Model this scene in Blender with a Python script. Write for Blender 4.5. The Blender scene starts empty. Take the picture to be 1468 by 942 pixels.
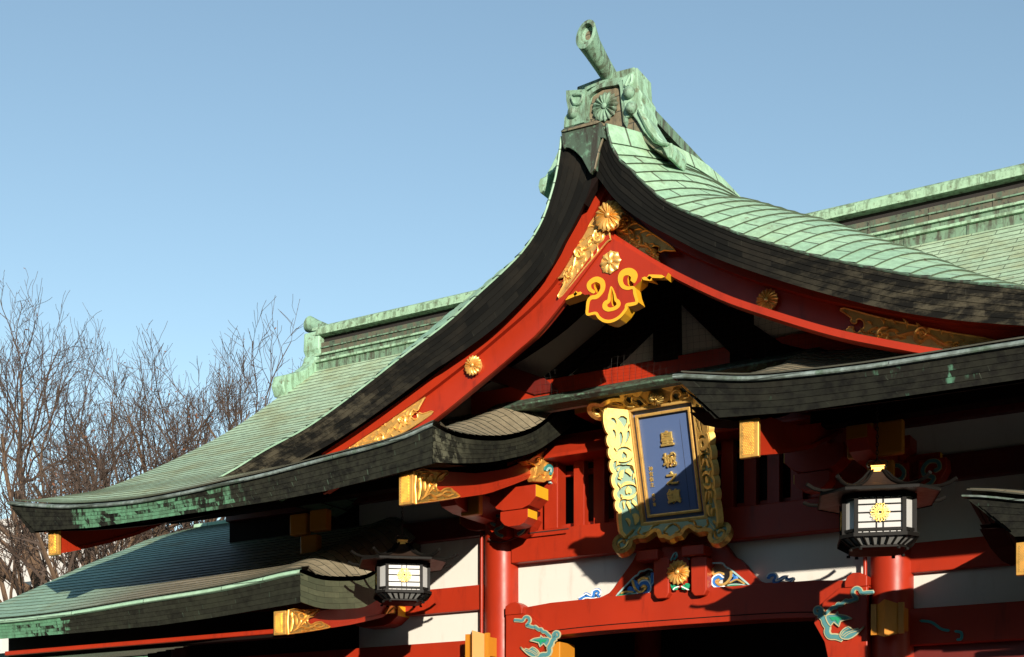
import bpy, bmesh, math, random
from mathutils import Vector, Matrix, Euler, noise
from mathutils.geometry import tessellate_polygon
random.seed(11)
R = math.radians
scene = bpy.context.scene
COL = scene.collection

# ------------------------------------------------------------ camera, sky, sun
GZ = 1.6                              # eye height above the paving
FPX, TAN, DIST = 1894.0, 0.595, 14.6  # focal length in photo pixels, tan(yaw), distance to the facade
TH = math.atan(TAN); SN, CS = math.sin(TH), math.cos(TH)
cd = bpy.data.cameras.new('camera'); cam = bpy.data.objects.new('camera', cd); COL.objects.link(cam)
cam.location = (0, -DIST, GZ); cam.rotation_euler = (R(90), 0, TH)
cd.sensor_width = 36; cd.lens = 36 * FPX / 1468; cd.shift_y = 669 / 1468; cd.clip_end = 2000; cd.clip_start = 0.1
scene.camera = cam
SUN = Vector((0.89, -1.0, 0.262)).normalized()      # towards the sun
SUN_STRENGTH, SKY_STRENGTH, EXPOSURE = 5.0, 0.132, 0.70
w = bpy.data.worlds.new('World'); scene.world = w; w.use_nodes = True
nt = w.node_tree; bgn = nt.nodes['Background']
sky = nt.nodes.new('ShaderNodeTexSky'); sky.sky_type = 'NISHITA'; sky.sun_disc = False
sky.sun_elevation = math.asin(SUN.z); sky.sun_rotation = math.atan2(SUN.x, SUN.y)
sky.air_density = 1.0; sky.dust_density = 0.05; sky.ozone_density = 0.75; sky.altitude = 50
tint = nt.nodes.new('ShaderNodeMix'); tint.data_type = 'RGBA'; tint.blend_type = 'MULTIPLY'; tint.inputs[0].default_value = 1; tint.inputs[7].default_value = (.95, 1.0, .99, 1)
nt.links.new(sky.outputs[0], tint.inputs[6]); nt.links.new(tint.outputs[2], bgn.inputs[0]); bgn.inputs[1].default_value = SKY_STRENGTH
sl = bpy.data.lights.new('sun', 'SUN'); so = bpy.data.objects.new('sun', sl); COL.objects.link(so)
sl.energy = SUN_STRENGTH; sl.angle = R(0.5); sl.color = (1.0, 0.90, 0.76)
so.rotation_euler = SUN.to_track_quat('Z', 'Y').to_euler(); so.location = (20, -30, 20)
vs = scene.view_settings; vs.view_transform = 'Standard'; vs.look = 'None'; vs.exposure = EXPOSURE; vs.gamma = 1
vs.use_curve_mapping = False

# ------------------------------------------------------------ materials
def srgb(r, g, b):
    f = lambda c: (c / 255 / 12.92) if c / 255 <= 0.04045 else ((c / 255 + 0.055) / 1.055) ** 2.4
    return (f(r), f(g), f(b), 1)
class NT:
    def __init__(s, name):
        s.m = bpy.data.materials.new(name); s.m.use_nodes = True; s.t = s.m.node_tree
        s.b = s.t.nodes['Principled BSDF']
    def n(s, typ, ins=None, **props):
        nd = s.t.nodes.new('ShaderNode' + typ)
        for k, v in props.items(): setattr(nd, k, v)
        for k, v in (ins or {}).items(): s.set(nd.inputs[k], v)
        return nd
    def set(s, sock, v):
        if isinstance(v, bpy.types.NodeSocket): s.t.links.new(v, sock)
        else: sock.default_value = v
    def mix(s, f, a, b, blend='MIX'):
        nd = s.n('Mix', data_type='RGBA', blend_type=blend)
        s.set(nd.inputs[0], f); s.set(nd.inputs[6], a); s.set(nd.inputs[7], b); return nd.outputs[2]
    def math(s, op, a, b=0.0, c=0.0, clamp=False):
        nd = s.n('Math', operation=op, use_clamp=clamp); s.set(nd.inputs[0], a); s.set(nd.inputs[1], b); s.set(nd.inputs[2], c); return nd.outputs[0]
    def ramp(s, f, lo, hi):
        nd = s.n('MapRange', {0: f, 1: lo, 2: hi}, interpolation_type='SMOOTHSTEP'); return nd.outputs[0]
    def coord(s, which='Object', scale=(1, 1, 1)):
        tc = s.n('TexCoord'); mp = s.n('Mapping', {0: tc.outputs[which], 3: scale}); return mp.outputs[0]
    def noise(s, vec, scale, detail=4, rough=.55):
        return s.n('TexNoise', {'Vector': vec, 'Scale': scale, 'Detail': detail, 'Roughness': rough}).outputs[0]
    def bump(s, h, strength=.3, dist=.01):
        b = s.n('Bump', {'Strength': strength, 'Distance': dist, 'Height': h}); s.set(s.b.inputs['Normal'], b.outputs[0])
def shingle(name, A, B, C=None, D=None, cAmt=(.5, .7), dAmt=(.55, .7), bw=3.0, seam=(.02, .025, .02, 1), mortar=.035, rough=.6,
            patch=None, pAmt=(.6, .7), grime=.4, spec=.35, extra=None, px0=-9.2, px1=-13.3):
    t = NT(name); uv = t.coord('UV')
    br = t.n('TexBrick', {'Vector': uv, 'Color1': (0, 0, 0, 1), 'Color2': (1, 1, 1, 1), 'Mortar': (.5, .5, .5, 1), 'Scale': 1.0,
                          'Mortar Size': mortar, 'Mortar Smooth': .1, 'Brick Width': bw, 'Row Height': 1.0}, offset=.5, offset_frequency=2)
    rnd = br.outputs[0]; seamf = br.outputs[1]
    ob = t.coord('Object')
    col = t.mix(rnd, A, B)
    n1 = t.noise(ob, 1.7, 6, .62)
    if C is not None: col = t.mix(t.ramp(t.math('ADD', n1, t.math('MULTIPLY', t.math('SUBTRACT', rnd, .5), .12)), *cAmt), col, C)
    st = t.noise(t.coord('Object', (5, 5, .7)), 1.3, 5, .65)
    if D is not None: col = t.mix(t.ramp(st, *dAmt), col, D)
    if patch is not None:
        big = t.noise(t.coord('Object', (.55, .55, .05)), 1.0, 2, .5)
        fine = t.noise(t.coord('Object', (9, 9, 3)), 1.5, 4, .6); sx = t.n('SeparateXYZ', {0: ob}).outputs[0]; big = t.math('ADD', t.math('MULTIPLY', big, .6), t.math('MULTIPLY', t.math('MULTIPLY', t.ramp(sx, px0, px0 - 1.6), t.ramp(sx, px1 - .5, px1 + .4)), .44))
        f = t.math('ADD', t.math('ADD', big, t.math('MULTIPLY', t.math('SUBTRACT', rnd, .5), .20)), t.math('MULTIPLY', t.math('SUBTRACT', fine, .5), .55))
        col = t.mix(t.ramp(f, *pAmt), col, patch)
    if extra: col = extra(t, col, ob, rnd)
    if grime:
        g = t.ramp(t.noise(ob, 11, 5, .7), .62, .35); col = t.mix(t.math('MULTIPLY', t.math('SUBTRACT', 1.0, g), grime), col, (.03, .032, .022, 1))
    col = t.mix(t.math('MULTIPLY', seamf, .85) if seam[1] < .05 else t.math('MULTIPLY', seamf, t.ramp(t.noise(ob, 3.5, 3, .6), .50, .78)), col, seam)
    t.set(t.b.inputs['Base Color'], col)
    t.b.inputs['Roughness'].default_value = rough; t.b.inputs['Specular IOR Level'].default_value = spec
    h = t.math('SUBTRACT', t.math('MULTIPLY', t.noise(ob, 26, 4), .35), seamf); t.bump(h, .35, .006)
    return t.m
def brown_inner(t, col, ob, rnd):
    # the copper near the inner verges stayed brown instead of going green
    s = t.n('SeparateXYZ', {0: ob}); dx = t.math('ABSOLUTE', t.math('ADD', s.outputs[0], 6.33))
    a = t.ramp(t.math('ADD', dx, t.math('MULTIPLY', s.outputs[1], 1.1)), 3.3, .9)
    b = t.math('MULTIPLY', a, t.ramp(s.outputs[1], 1.2, -.6))
    k = t.mix(t.noise(t.coord('Object', (8, 1, 1)), 1.5, 4), (.17, .125, .08, 1), (.30, .25, .17, 1))
    return t.mix(t.math('MULTIPLY', b, .95), col, k)
def brown_low(t, col, ob, rnd):
    s = t.n('SeparateXYZ', {0: ob}); f = t.math('MULTIPLY', t.ramp(s.outputs[0], -15.2, -12.6), t.ramp(s.outputs[1], .8, -.8))
    return t.mix(t.math('MULTIPLY', f, .9), col, t.mix(rnd, (.20, .15, .095, 1), (.29, .23, .16, 1)))
def paint(name, c, rough=.4, var=.12, scale=3.0, spec=.5, bump=.05, dirt=(.05, .02, .015, 1), dirtAmt=.15, coat=0):
    t = NT(name); ob = t.coord('Object'); n1 = t.noise(ob, scale, 5, .6)
    c2 = tuple(x * (1 - var * 2) for x in c[:3]) + (1,)
    col = t.mix(n1, c2, c)
    if dirtAmt: col = t.mix(t.math('MULTIPLY', t.ramp(t.noise(t.coord('Object', (3, 3, .6)), 2.2, 6, .7), .52, .75), dirtAmt), col, dirt)
    t.set(t.b.inputs['Base Color'], col)
    r = t.math('ADD', t.math('MULTIPLY', t.noise(ob, 7, 4), .2), rough - .1); t.set(t.b.inputs['Roughness'], r)
    t.b.inputs['Specular IOR Level'].default_value = spec; t.b.inputs['Coat Weight'].default_value = coat
    if bump: t.bump(t.noise(ob, 40, 3), bump, .004)
    return t.m
def metal(name, c, rough=.33, dark=(.12, .06, .015, 1), amt=.35, met=1.0):
    t = NT(name); ob = t.coord('Object'); n1 = t.noise(ob, 14, 5, .65)
    col = t.mix(t.math('MULTIPLY', t.ramp(n1, .45, .72), amt), c, dark); t.set(t.b.inputs['Base Color'], col)
    t.b.inputs['Metallic'].default_value = met; t.set(t.b.inputs['Roughness'], t.math('ADD', t.math('MULTIPLY', n1, .25), rough - .12))
    t.bump(t.noise(ob, 60, 3), .12, .003)
    return t.m
M = {}
M['tile_main'] = shingle('copper_tile_green', (.34, .48, .32, 1), (.42, .56, .38, 1), (.32, .37, .21, 1), (.16, .15, .08, 1), bw=4.2, cAmt=(.42, .72), dAmt=(.60, .78), grime=.25, extra=brown_inner)
M['tile_gable'] = shingle('copper_tile_mint', (.255, .43, .29, 1), (.33, .51, .34, 1), (.26, .37, .21, 1), (.13, .10, .055, 1), bw=2.1, cAmt=(.5, .8), dAmt=(.60, .74), grime=.25, mortar=.055, seam=(.035, .032, .018, 1))
M['tile_low'] = shingle('copper_tile_blue_green', (.22, .36, .26, 1), (.28, .43, .31, 1), (.22, .27, .15, 1), None, bw=4.2, cAmt=(.5, .75), grime=.2, extra=brown_low)
M['fascia'] = shingle('dark_eave_shingle', (.005, .005, .0045, 1), (.010, .0095, .008, 1), (.012, .011, .008, 1), (.028, .03, .022, 1), bw=4.0, cAmt=(.5, .75), dAmt=(.66, .82),
                      seam=(.09, .11, .08, 1), mortar=.04, rough=.8, spec=.08, patch=(.08, .2, .13, 1), pAmt=(.42, .52), grime=.3)
M['fascia_green'] = shingle('streaked_eave_shingle', (.005, .005, .0045, 1), (.011, .011, .009, 1), (.013, .014, .010, 1), (.03, .055, .035, 1), bw=3.6, cAmt=(.5, .75), dAmt=(.60, .75),
                      seam=(.10, .16, .11, 1), mortar=.045, rough=.8, spec=.08, patch=(.09, .22, .13, 1), pAmt=(.66, .76), grime=.5)
M['fascia_gable'] = shingle('black_verge_shingle', (.004, .004, .0035, 1), (.009, .0085, .007, 1), (.014, .012, .009, 1), (.04, .036, .025, 1), bw=5.0, cAmt=(.52, .74), dAmt=(.72, .9),
                      seam=(.06, .06, .045, 1), mortar=.03, rough=.75, grime=0, spec=.1,
                      extra=lambda t, col, ob, rnd: t.mix(t.math('MULTIPLY', t.ramp(t.math('ABSOLUTE', t.math('ADD', t.n('SeparateXYZ', {0: ob}).outputs[0], 6.4)), 1.4, 3.9),
                            t.ramp(t.math('ADD', t.noise(t.coord('Object', (2, 2, 5)), 2.2, 6, .7), t.math('MULTIPLY', rnd, .06)), .46, .68)), col, t.mix(rnd, (.035, .03, .02, 1), (.065, .057, .038, 1))))
M['fascia_side'] = shingle('side_eave_shingle', (.008, .008, .006, 1), (.016, .017, .012, 1), (.018, .02, .013, 1), (.03, .055, .035, 1), bw=3.6, cAmt=(.5, .75), dAmt=(.62, .78), seam=(.06, .10, .07, 1), mortar=.045, rough=.8, spec=.08, patch=(.09, .22, .13, 1), pAmt=(.66, .76), px0=-13.0, px1=-30, grime=.3)
M['fascia_verge'] = shingle('verge_shingle_dark', (.006, .006, .005, 1), (.013, .013, .009, 1), (.018, .018, .012, 1), (.035, .04, .025, 1), bw=3.6, cAmt=(.5, .75), dAmt=(.62, .8), seam=(.08, .10, .07, 1), mortar=.04, rough=.8, spec=.08, grime=.3,
    extra=lambda t, col, ob, rnd: t.mix(t.math('MULTIPLY', t.ramp(t.n('SeparateXYZ', {0: ob}).outputs[1], -2.3, -3.1), t.ramp(t.noise(t.coord('Object', (3, 3, 3)), 2.5, 5, .65), .45, .58)), col, (.09, .09, .06, 1)))
M['patina'] = shingle('patina_copper_sheet', (.15, .30, .19, 1), (.22, .38, .25, 1), (.20, .17, .10, 1), (.06, .07, .045, 1), bw=6, cAmt=(.55, .72), dAmt=(.54, .72), grime=.5)
M['patina_pale'] = shingle('pale_patina_copper', (.27, .45, .31, 1), (.33, .50, .36, 1), (.20, .33, .21, 1), (.22, .22, .14, 1), bw=8, cAmt=(.55, .8), dAmt=(.62, .8), grime=.15)
M['patina_lip'] = shingle('weathered_lip_copper', (.17, .215, .20, 1), (.21, .26, .24, 1), (.07, .09, .07, 1), (.09, .14, .10, 1), bw=9, cAmt=(.45, .65), dAmt=(.5, .68), grime=.5)
M['copper_brown'] = shingle('brown_copper_sheet', (.16, .13, .08, 1), (.22, .18, .11, 1), (.10, .16, .10, 1), (.05, .045, .03, 1), bw=6, cAmt=(.5, .7), grime=.4)
def cast(name, a, b, c, d):
    t = NT(name); ob = t.coord('Object'); col = t.mix(t.noise(ob, 5, 5, .6), a, b); col = t.mix(t.ramp(t.noise(t.coord('Object', (6, 6, 1.2)), 1.8, 6, .7), .44, .62), col, c)
    col = t.mix(t.ramp(t.noise(ob, 13, 5, .7), .53, .68), col, d); t.set(t.b.inputs['Base Color'], col); t.b.inputs['Roughness'].default_value = .65; t.bump(t.noise(ob, 30, 4), .3, .006); return t.m
M['patina_cast'] = cast('cast_patina', (.12, .23, .16, 1), (.23, .37, .26, 1), (.07, .09, .055, 1), (.05, .055, .035, 1))
M['patina_cast_pale'] = cast('pale_cast_patina', (.21, .37, .26, 1), (.30, .48, .34, 1), (.15, .24, .15, 1), (.12, .14, .08, 1))
M['patina_band'] = cast('weathered_ridge_green', (.07, .13, .085, 1), (.17, .28, .18, 1), (.05, .055, .035, 1), (.035, .04, .025, 1))
M['brown_band'] = cast('weathered_ridge_brown', (.06, .055, .035, 1), (.11, .10, .065, 1), (.05, .08, .05, 1), (.02, .02, .015, 1))
M['patina_edge'] = cast('pale_ridge_edge', (.20, .34, .22, 1), (.30, .44, .30, 1), (.12, .18, .11, 1), (.08, .09, .05, 1))
M['patina_dark'] = cast('dark_cast_patina', (.03, .05, .035, 1), (.06, .10, .065, 1), (.025, .022, .015, 1), (.10, .20, .13, 1))
M['red'] = paint('vermilion_lacquer', (.37, .027, .008, 1), .40, .20, spec=.28, scale=1.1, dirt=(.10, .010, .006, 1), dirtAmt=.55)
M['red_shaded'] = paint('shaded_timber_red', (.13, .009, .005, 1), .5, .2, dirt=(.05, .008, .006, 1), dirtAmt=.5)  # the vermilion darkened in its colour for timber standing in shade
M['yellow'] = paint('ochre_yellow_paint', (.66, .33, .012, 1), .5, .06, dirtAmt=.15, dirt=(.4, .15, .01, 1))
M['orange'] = paint('orange_end_paint', (.50, .19, .012, 1), .5, .06, dirtAmt=.1)
M['white'] = paint('white_plaster', (.56, .54, .49, 1), .8, .03, scale=1.5, spec=.2, dirt=(.26, .22, .17, 1), dirtAmt=.25)
M['plaster_dimmed'] = paint('dimmed_gable_plaster', (.50, .46, .40, 1), .9, .1, spec=.1, dirt=(.1, .08, .06, 1), dirtAmt=.4)  # white plaster dimmed in the colour for the shade inside the gable
M['plaster_warm_lit'] = paint('warm_lit_gable_plaster', (.66, .58, .47, 1), .9, .06, spec=.1, dirt=(.3, .24, .18, 1), dirtAmt=.4)  # white plaster brightened and warmed in its colour against the gable's deep shade
M['shade_black_wood'] = paint('shade_dark_timber', (.010, .005, .004, 1), .8, .2, spec=.1, dirtAmt=0)  # timber coloured near black to carry the shade under eaves and gable
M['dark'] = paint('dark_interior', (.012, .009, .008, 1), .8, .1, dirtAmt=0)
M['gold'] = metal('gilded_metal', (.86, .52, .15, 1), .36, met=.6)
M['gold_ground'] = metal('gilt_ground', (.50, .29, .08, 1), .5, dark=(.14, .08, .02, 1), amt=.5, met=.4)
M['gold_deep'] = metal('deep_gilt', (.80, .42, .09, 1), .38, dark=(.18, .09, .02, 1), amt=.5, met=.6)
M['gold_leaf'] = metal('gold_leaf', (1.0, .70, .22, 1), .42, dark=(.45, .22, .05, 1), amt=.45, met=.85)
M['gold_dull'] = metal('aged_gilt', (.55, .36, .10, 1), .42, dark=(.05, .035, .02, 1), amt=.7, met=.8)
M['gold_wing'] = metal('bright_gold_leaf', (.82, .56, .16, 1), .5, dark=(.5, .27, .06, 1), amt=.5, met=.4)
M['green_ground'] = paint('pale_green_ground', (.20, .33, .25, 1), .6, .1)
M['blue_face'] = paint('blue_lacquer', (.07, .115, .25, 1), .5, .06, scale=1.2, dirtAmt=.12, dirt=(.05, .09, .2, 1))
M['blue'] = paint('bright_blue_paint', (.03, .17, .50, 1), .5, .05, dirtAmt=0)
M['cream'] = paint('cream_gold_edge', (.42, .38, .22, 1), .5, .05, dirtAmt=0)
M['teal_mid'] = paint('mid_teal_paint', (.07, .22, .23, 1), .5, .1, dirtAmt=0)
M['pane'] = paint('clouded_pane', (.22, .22, .21, 1), .3, .08, dirtAmt=.2)
M['teal'] = paint('teal_paint', (.03, .22, .22, 1), .5, .08, dirtAmt=0)
M['green'] = paint('emerald_paint', (.01, .26, .12, 1), .5, .05, dirtAmt=0)
M['pale_blue'] = paint('pale_blue_edge', (.33, .50, .48, 1), .5, .05, dirtAmt=0)
M['white_line'] = paint('white_edge_paint', (.8, .82, .78, 1), .5, .03, dirtAmt=0)
M['lantern_metal'] = paint('dark_bronze', (.010, .009, .008, 1), .5, .2, spec=.08, dirtAmt=0)
M['lantern_roof'] = metal('brown_bronze', (.09, .055, .04, 1), .5, dark=(.05, .035, .03, 1), amt=.6, met=.7)
M['crest_brass'] = metal('crest_brass', (.80, .52, .10, 1), .5, amt=.1, met=.3)
M['paper'] = paint('white_lantern_panel', (.36, .36, .35, 1), .45, .06, dirtAmt=.1, dirt=(.5, .5, .5, 1))
M['net'] = paint('net_cord', (.02, .017, .014, 1), .8, .1, dirtAmt=0, bump=0)
M['cable'] = paint('brown_cable', (.05, .02, .015, 1), .6, .1, dirtAmt=0)
M['iron'] = metal('black_iron', (.03, .03, .03, 1), .5, met=.6)

# ------------------------------------------------------------ mesh helpers
class MB:
    def __init__(s): s.v = []; s.f = []; s.uv = []; s.mi = []
    def add(s, vs, fs, uvs=None, mi=0):
        o = len(s.v); s.v += [tuple(v) for v in vs]
        for k, f in enumerate(fs):
            s.f.append(tuple(i + o for i in f)); s.uv.append(uvs[k] if uvs else None); s.mi.append(mi)
    def box(s, x0, x1, y0, y1, z0, z1, mi=0):
        v = [(x, y, z) for x in (x0, x1) for y in (y0, y1) for z in (z0, z1)]
        s.add(v, [(0, 1, 3, 2), (4, 6, 7, 5), (0, 4, 5, 1), (2, 3, 7, 6), (0, 2, 6, 4), (1, 5, 7, 3)], mi=mi)
    def prism(s, pts, fn, w0, w1, holes=(), mi=0, side_mi=None, back=True):
        loops = [list(pts)] + [list(h) for h in holes]
        flat = [p for l in loops for p in l]; n = len(flat)
        tr = tessellate_polygon([[Vector((p[0], p[1], 0)) for p in l] for l in loops])
        s.add([fn(p[0], p[1], w1) for p in flat], [tuple(t) for t in tr], mi=mi)
        if back: s.add([fn(p[0], p[1], w0) for p in flat], [tuple(t)[::-1] for t in tr], mi=mi)
        sm = mi if side_mi is None else side_mi
        for l in loops:
            m = len(l); vs = [fn(p[0], p[1], w1) for p in l] + [fn(p[0], p[1], w0) for p in l]
            s.add(vs, [(i, (i + 1) % m, m + (i + 1) % m, m + i) for i in range(m)], mi=sm)
    def loft(s, rows, closed=False, mi=0, uv=None):
        n = len(rows[0]); vs = [p for r in rows for p in r]; fs = []; uvs = []
        for j in range(len(rows) - 1):
            for i in range(n if closed else n - 1):
                k = (i + 1) % n; fs.append((j * n + i, j * n + k, (j + 1) * n + k, (j + 1) * n + i))
        s.add(vs, fs, mi=mi)
    def tube(s, path, rad, sides=8, mi=0, cap=True):
        P_ = [Vector(p) for p in path]; n = len(P_); rr = rad if isinstance(rad, (list, tuple)) else [rad] * n
        rows = []; up = Vector((0, 0, 1)); prev = None
        for i in range(n):
            d = (P_[min(i + 1, n - 1)] - P_[max(i - 1, 0)]).normalized()
            if prev is None:
                a = d.cross(up)
                if a.length < .1: a = d.cross(Vector((1, 0, 0)))
            else: a = prev - d * prev.dot(d)
            a.normalize(); prev = a; b = d.cross(a)
            rows.append([P_[i] + (a * math.cos(2 * math.pi * k / sides) + b * math.sin(2 * math.pi * k / sides)) * rr[i] for k in range(sides)])
        s.loft(rows, True, mi)
        if cap:
            s.add(rows[0], [tuple(range(sides))], mi=mi); s.add(rows[-1], [tuple(range(sides))[::-1]], mi=mi)
    def coursed(s, rows, t, udiv=1.0, v0=0, sgn=1, mi=0, lip_mi=None):
        # rows: polylines, row 0 = lowest; every strip's lower edge stands t proud of the strip below (overlapping shingles)
        rows = [[Vector(p) for p in r] for r in rows]
        for j in range(len(rows) - 1):
            a, b = rows[j], rows[j + 1]; n = len(a); nr = []
            for i in range(n):
                du = a[min(i + 1, n - 1)] - a[max(i - 1, 0)]; dv = b[i] - a[i]
                q = du.cross(dv); q = q.normalized() * sgn if q.length > 1e-9 else Vector((0, 0, 1)); nr.append(q)
            lo = [a[i] + nr[i] * t for i in range(n)]; u = [0.0]
            for i in range(1, n): u.append(u[-1] + (a[i] - a[i - 1]).length / udiv)
            fs = []; uv = []
            for i in range(n - 1):
                fs.append((i, i + 1, n + i + 1, n + i)); uv.append([(u[i], v0 + j + .08), (u[i + 1], v0 + j + .08), (u[i + 1], v0 + j + .93), (u[i], v0 + j + .93)])
            s.add(lo + b, fs, uv, mi)
            fs = []; uv = []
            for i in range(n - 1):
                fs.append((i, i + 1, n + i + 1, n + i)); uv.append([(u[i], v0 + j), (u[i + 1], v0 + j), (u[i + 1], v0 + j + .03), (u[i], v0 + j + .03)])
            s.add([a[i] - nr[i] * .004 for i in range(n)] + lo, fs, uv, mi if lip_mi is None else lip_mi)
    def stroke(s, pts, ws, fn, w0, h, mi=0, flat=False, seg=4, taper=(True, True)):
        pts = catmull(pts, seg); n = len(pts)
        def wat(t):
            if not isinstance(ws, (list, tuple)): base = ws
            else:
                x = t * (len(ws) - 1); k = min(int(x), len(ws) - 2); base = ws[k] + (ws[k + 1] - ws[k]) * (x - k)
            return base
        prof = [(-1, 0), (-.93, 1), (.93, 1), (1, 0)] if flat else [(-1, 0), (-.62, .72), (0, 1), (.62, .72), (1, 0)]
        rows = []
        for i in range(n):
            a, b = pts[max(i - 1, 0)], pts[min(i + 1, n - 1)]; dx, dy = b[0] - a[0], b[1] - a[1]; L = math.hypot(dx, dy) or 1e-6
            nx, ny = -dy / L, dx / L; t = i / (n - 1); wv = wat(t) * .5; hh = h
            if i == 0 and taper[0]: wv *= .15; hh *= .5
            if i == n - 1 and taper[1]: wv *= .15; hh *= .5
            rows.append([fn(pts[i][0] + nx * wv * p[0], pts[i][1] + ny * wv * p[0], w0 + hh * p[1]) for p in prof])
        s.loft(rows, False, mi)
        for r in (rows[0], rows[-1]): s.add(r, [tuple(range(len(r)))], mi=mi)
    def build(s, name, mats, parent=None, smooth=False, bevel=0, merge=False, label=None):
        me = bpy.data.meshes.new(name); me.from_pydata(s.v, [], s.f); me.validate(clean_customdata=False)
        mats = mats if isinstance(mats, (list, tuple)) else [mats]
        for m in mats: me.materials.append(M[m])
        ok = len(me.polygons) == len(s.f)
        uvl = me.uv_layers.new(name='UVMap')
        if ok:
            for p, uv, mi in zip(me.polygons, s.uv, s.mi):
                p.material_index = mi
                if uv:
                    for li, c in zip(p.loop_indices, uv): uvl.data[li].uv = c
                else:
                    nn = p.normal; ax = max(range(3), key=lambda k: abs(nn[k]))
                    for li in p.loop_indices:
                        c = me.vertices[me.loops[li].vertex_index].co
                        uvl.data[li].uv = ((c.y, c.z), (c.x, c.z), (c.x, c.y))[ax] if True else None
                        uvl.data[li].uv = (uvl.data[li].uv[0] * 6, uvl.data[li].uv[1] * 6)
        else: print('VALIDATE dropped faces in', name, len(me.polygons), len(s.f))
        bm = bmesh.new(); bm.from_mesh(me)
        if merge or bevel: bmesh.ops.remove_doubles(bm, verts=bm.verts, dist=1e-5)
        bmesh.ops.recalc_face_normals(bm, faces=bm.faces)
        bm.to_mesh(me); bm.free()
        if smooth:
            for p in me.polygons: p.use_smooth = True
            try: me.set_sharp_from_angle(angle=R(38))
            except Exception: pass
        o = bpy.data.objects.new(name, me); COL.objects.link(o)
        if bevel:
            md = o.modifiers.new('bevel', 'BEVEL'); md.width = bevel; md.segments = 2; md.limit_method = 'ANGLE'; md.angle_limit = R(40)
        if parent is not None: put(o, parent)
        if label: o['label'] = label
        return o
def put(o, parent):
    o.parent = parent; o.matrix_parent_inverse = wm(parent).inverted()
def wm(o):
    m = o.matrix_basis.copy()
    return wm(o.parent) @ o.matrix_parent_inverse @ m if o.parent else m
def thing(name, label, cat, loc=(0, 0, 0), group=None, rz=0):
    o = bpy.data.objects.new(name, None); COL.objects.link(o); o.location = loc; o.rotation_euler = (0, 0, rz); o.empty_display_size = .3
    o['label'] = label; o['category'] = cat
    if group: o['group'] = group
    return o
def copy_tree(o, parent=None):
    c = o.copy(); COL.objects.link(c)
    if parent is not None: c.parent = parent
    for ch in [x for x in bpy.data.objects if x.parent == o]: copy_tree(ch, c)
    return c
def catmull(p, seg=4):
    if len(p) < 3: return list(p)
    out = []; n = len(p)
    for i in range(n - 1):
        a, b, c, d = p[max(i - 1, 0)], p[i], p[i + 1], p[min(i + 2, n - 1)]
        for k in range(seg):
            t = k / seg
            out.append(tuple(.5 * ((2 * b[m]) + (-a[m] + c[m]) * t + (2 * a[m] - 5 * b[m] + 4 * c[m] - d[m]) * t * t + (-a[m] + 3 * b[m] - 3 * c[m] + d[m]) * t ** 3) for m in range(2)))
    out.append(tuple(p[-1][:2])); return out
def resample(p, n):
    L = [0]
    for a, b in zip(p, p[1:]): L.append(L[-1] + math.dist(a, b))
    out = []; k = 0
    for i in range(n):
        t = L[-1] * i / (n - 1)
        while k < len(L) - 2 and L[k + 1] < t: k += 1
        f = (t - L[k]) / max(1e-9, L[k + 1] - L[k]); out.append(tuple(a + (b - a) * f for a, b in zip(p[k], p[k + 1])))
    return out
def lerp_tab(tab, x):
    if x <= tab[0][0]: return tab[0][1] + (x - tab[0][0]) * 0
    for (a, b), (c, d) in zip(tab, tab[1:]):
        if x <= c: return b + (d - b) * (x - a) / (c - a)
    return tab[-1][1]
def stab(tab, n=60):            # smooth a sparse table with a catmull curve
    return catmull(tab, 8)
def P(px, py, Y):               # photo pixel -> (X, h) on the upright plane at depth Y
    E = DIST + Y; r = (px - 734) / FPX; X = E * (r - TAN) / (1 + TAN * r); zc = -X * SN + E * CS
    return (X, (1140 - py) / FPX * zc)
def PX(px, py, X):              # photo pixel -> (Y, h) on the upright plane at X
    r = (px - 734) / FPX; E = -X * (1 + TAN * r) / (TAN - r); zc = -X * SN + E * CS
    return (E - DIST, (1140 - py) / FPX * zc)
FY = lambda Y: (lambda u, v, w=0: (u, Y - w, v + GZ))
FX = lambda X: (lambda u, v, w=0: (X + w, u, v + GZ))
def pts(Y, l): return [P(x, y, Y) for x, y in l]
def crop(l, ox, oy, k): return [(ox + x / k, oy + y / k) for x, y in l]
def spiral(cx, cy, r, a0, turns, d=1, n=9, rin=.12):
    out = []
    for i in range(n):
        t = i / (n - 1); a = a0 + d * turns * 2 * math.pi * t; rr = r * (1 - t) + r * rin * t; out.append((cx + rr * math.cos(a), cy + rr * math.sin(a)))
    return out
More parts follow.
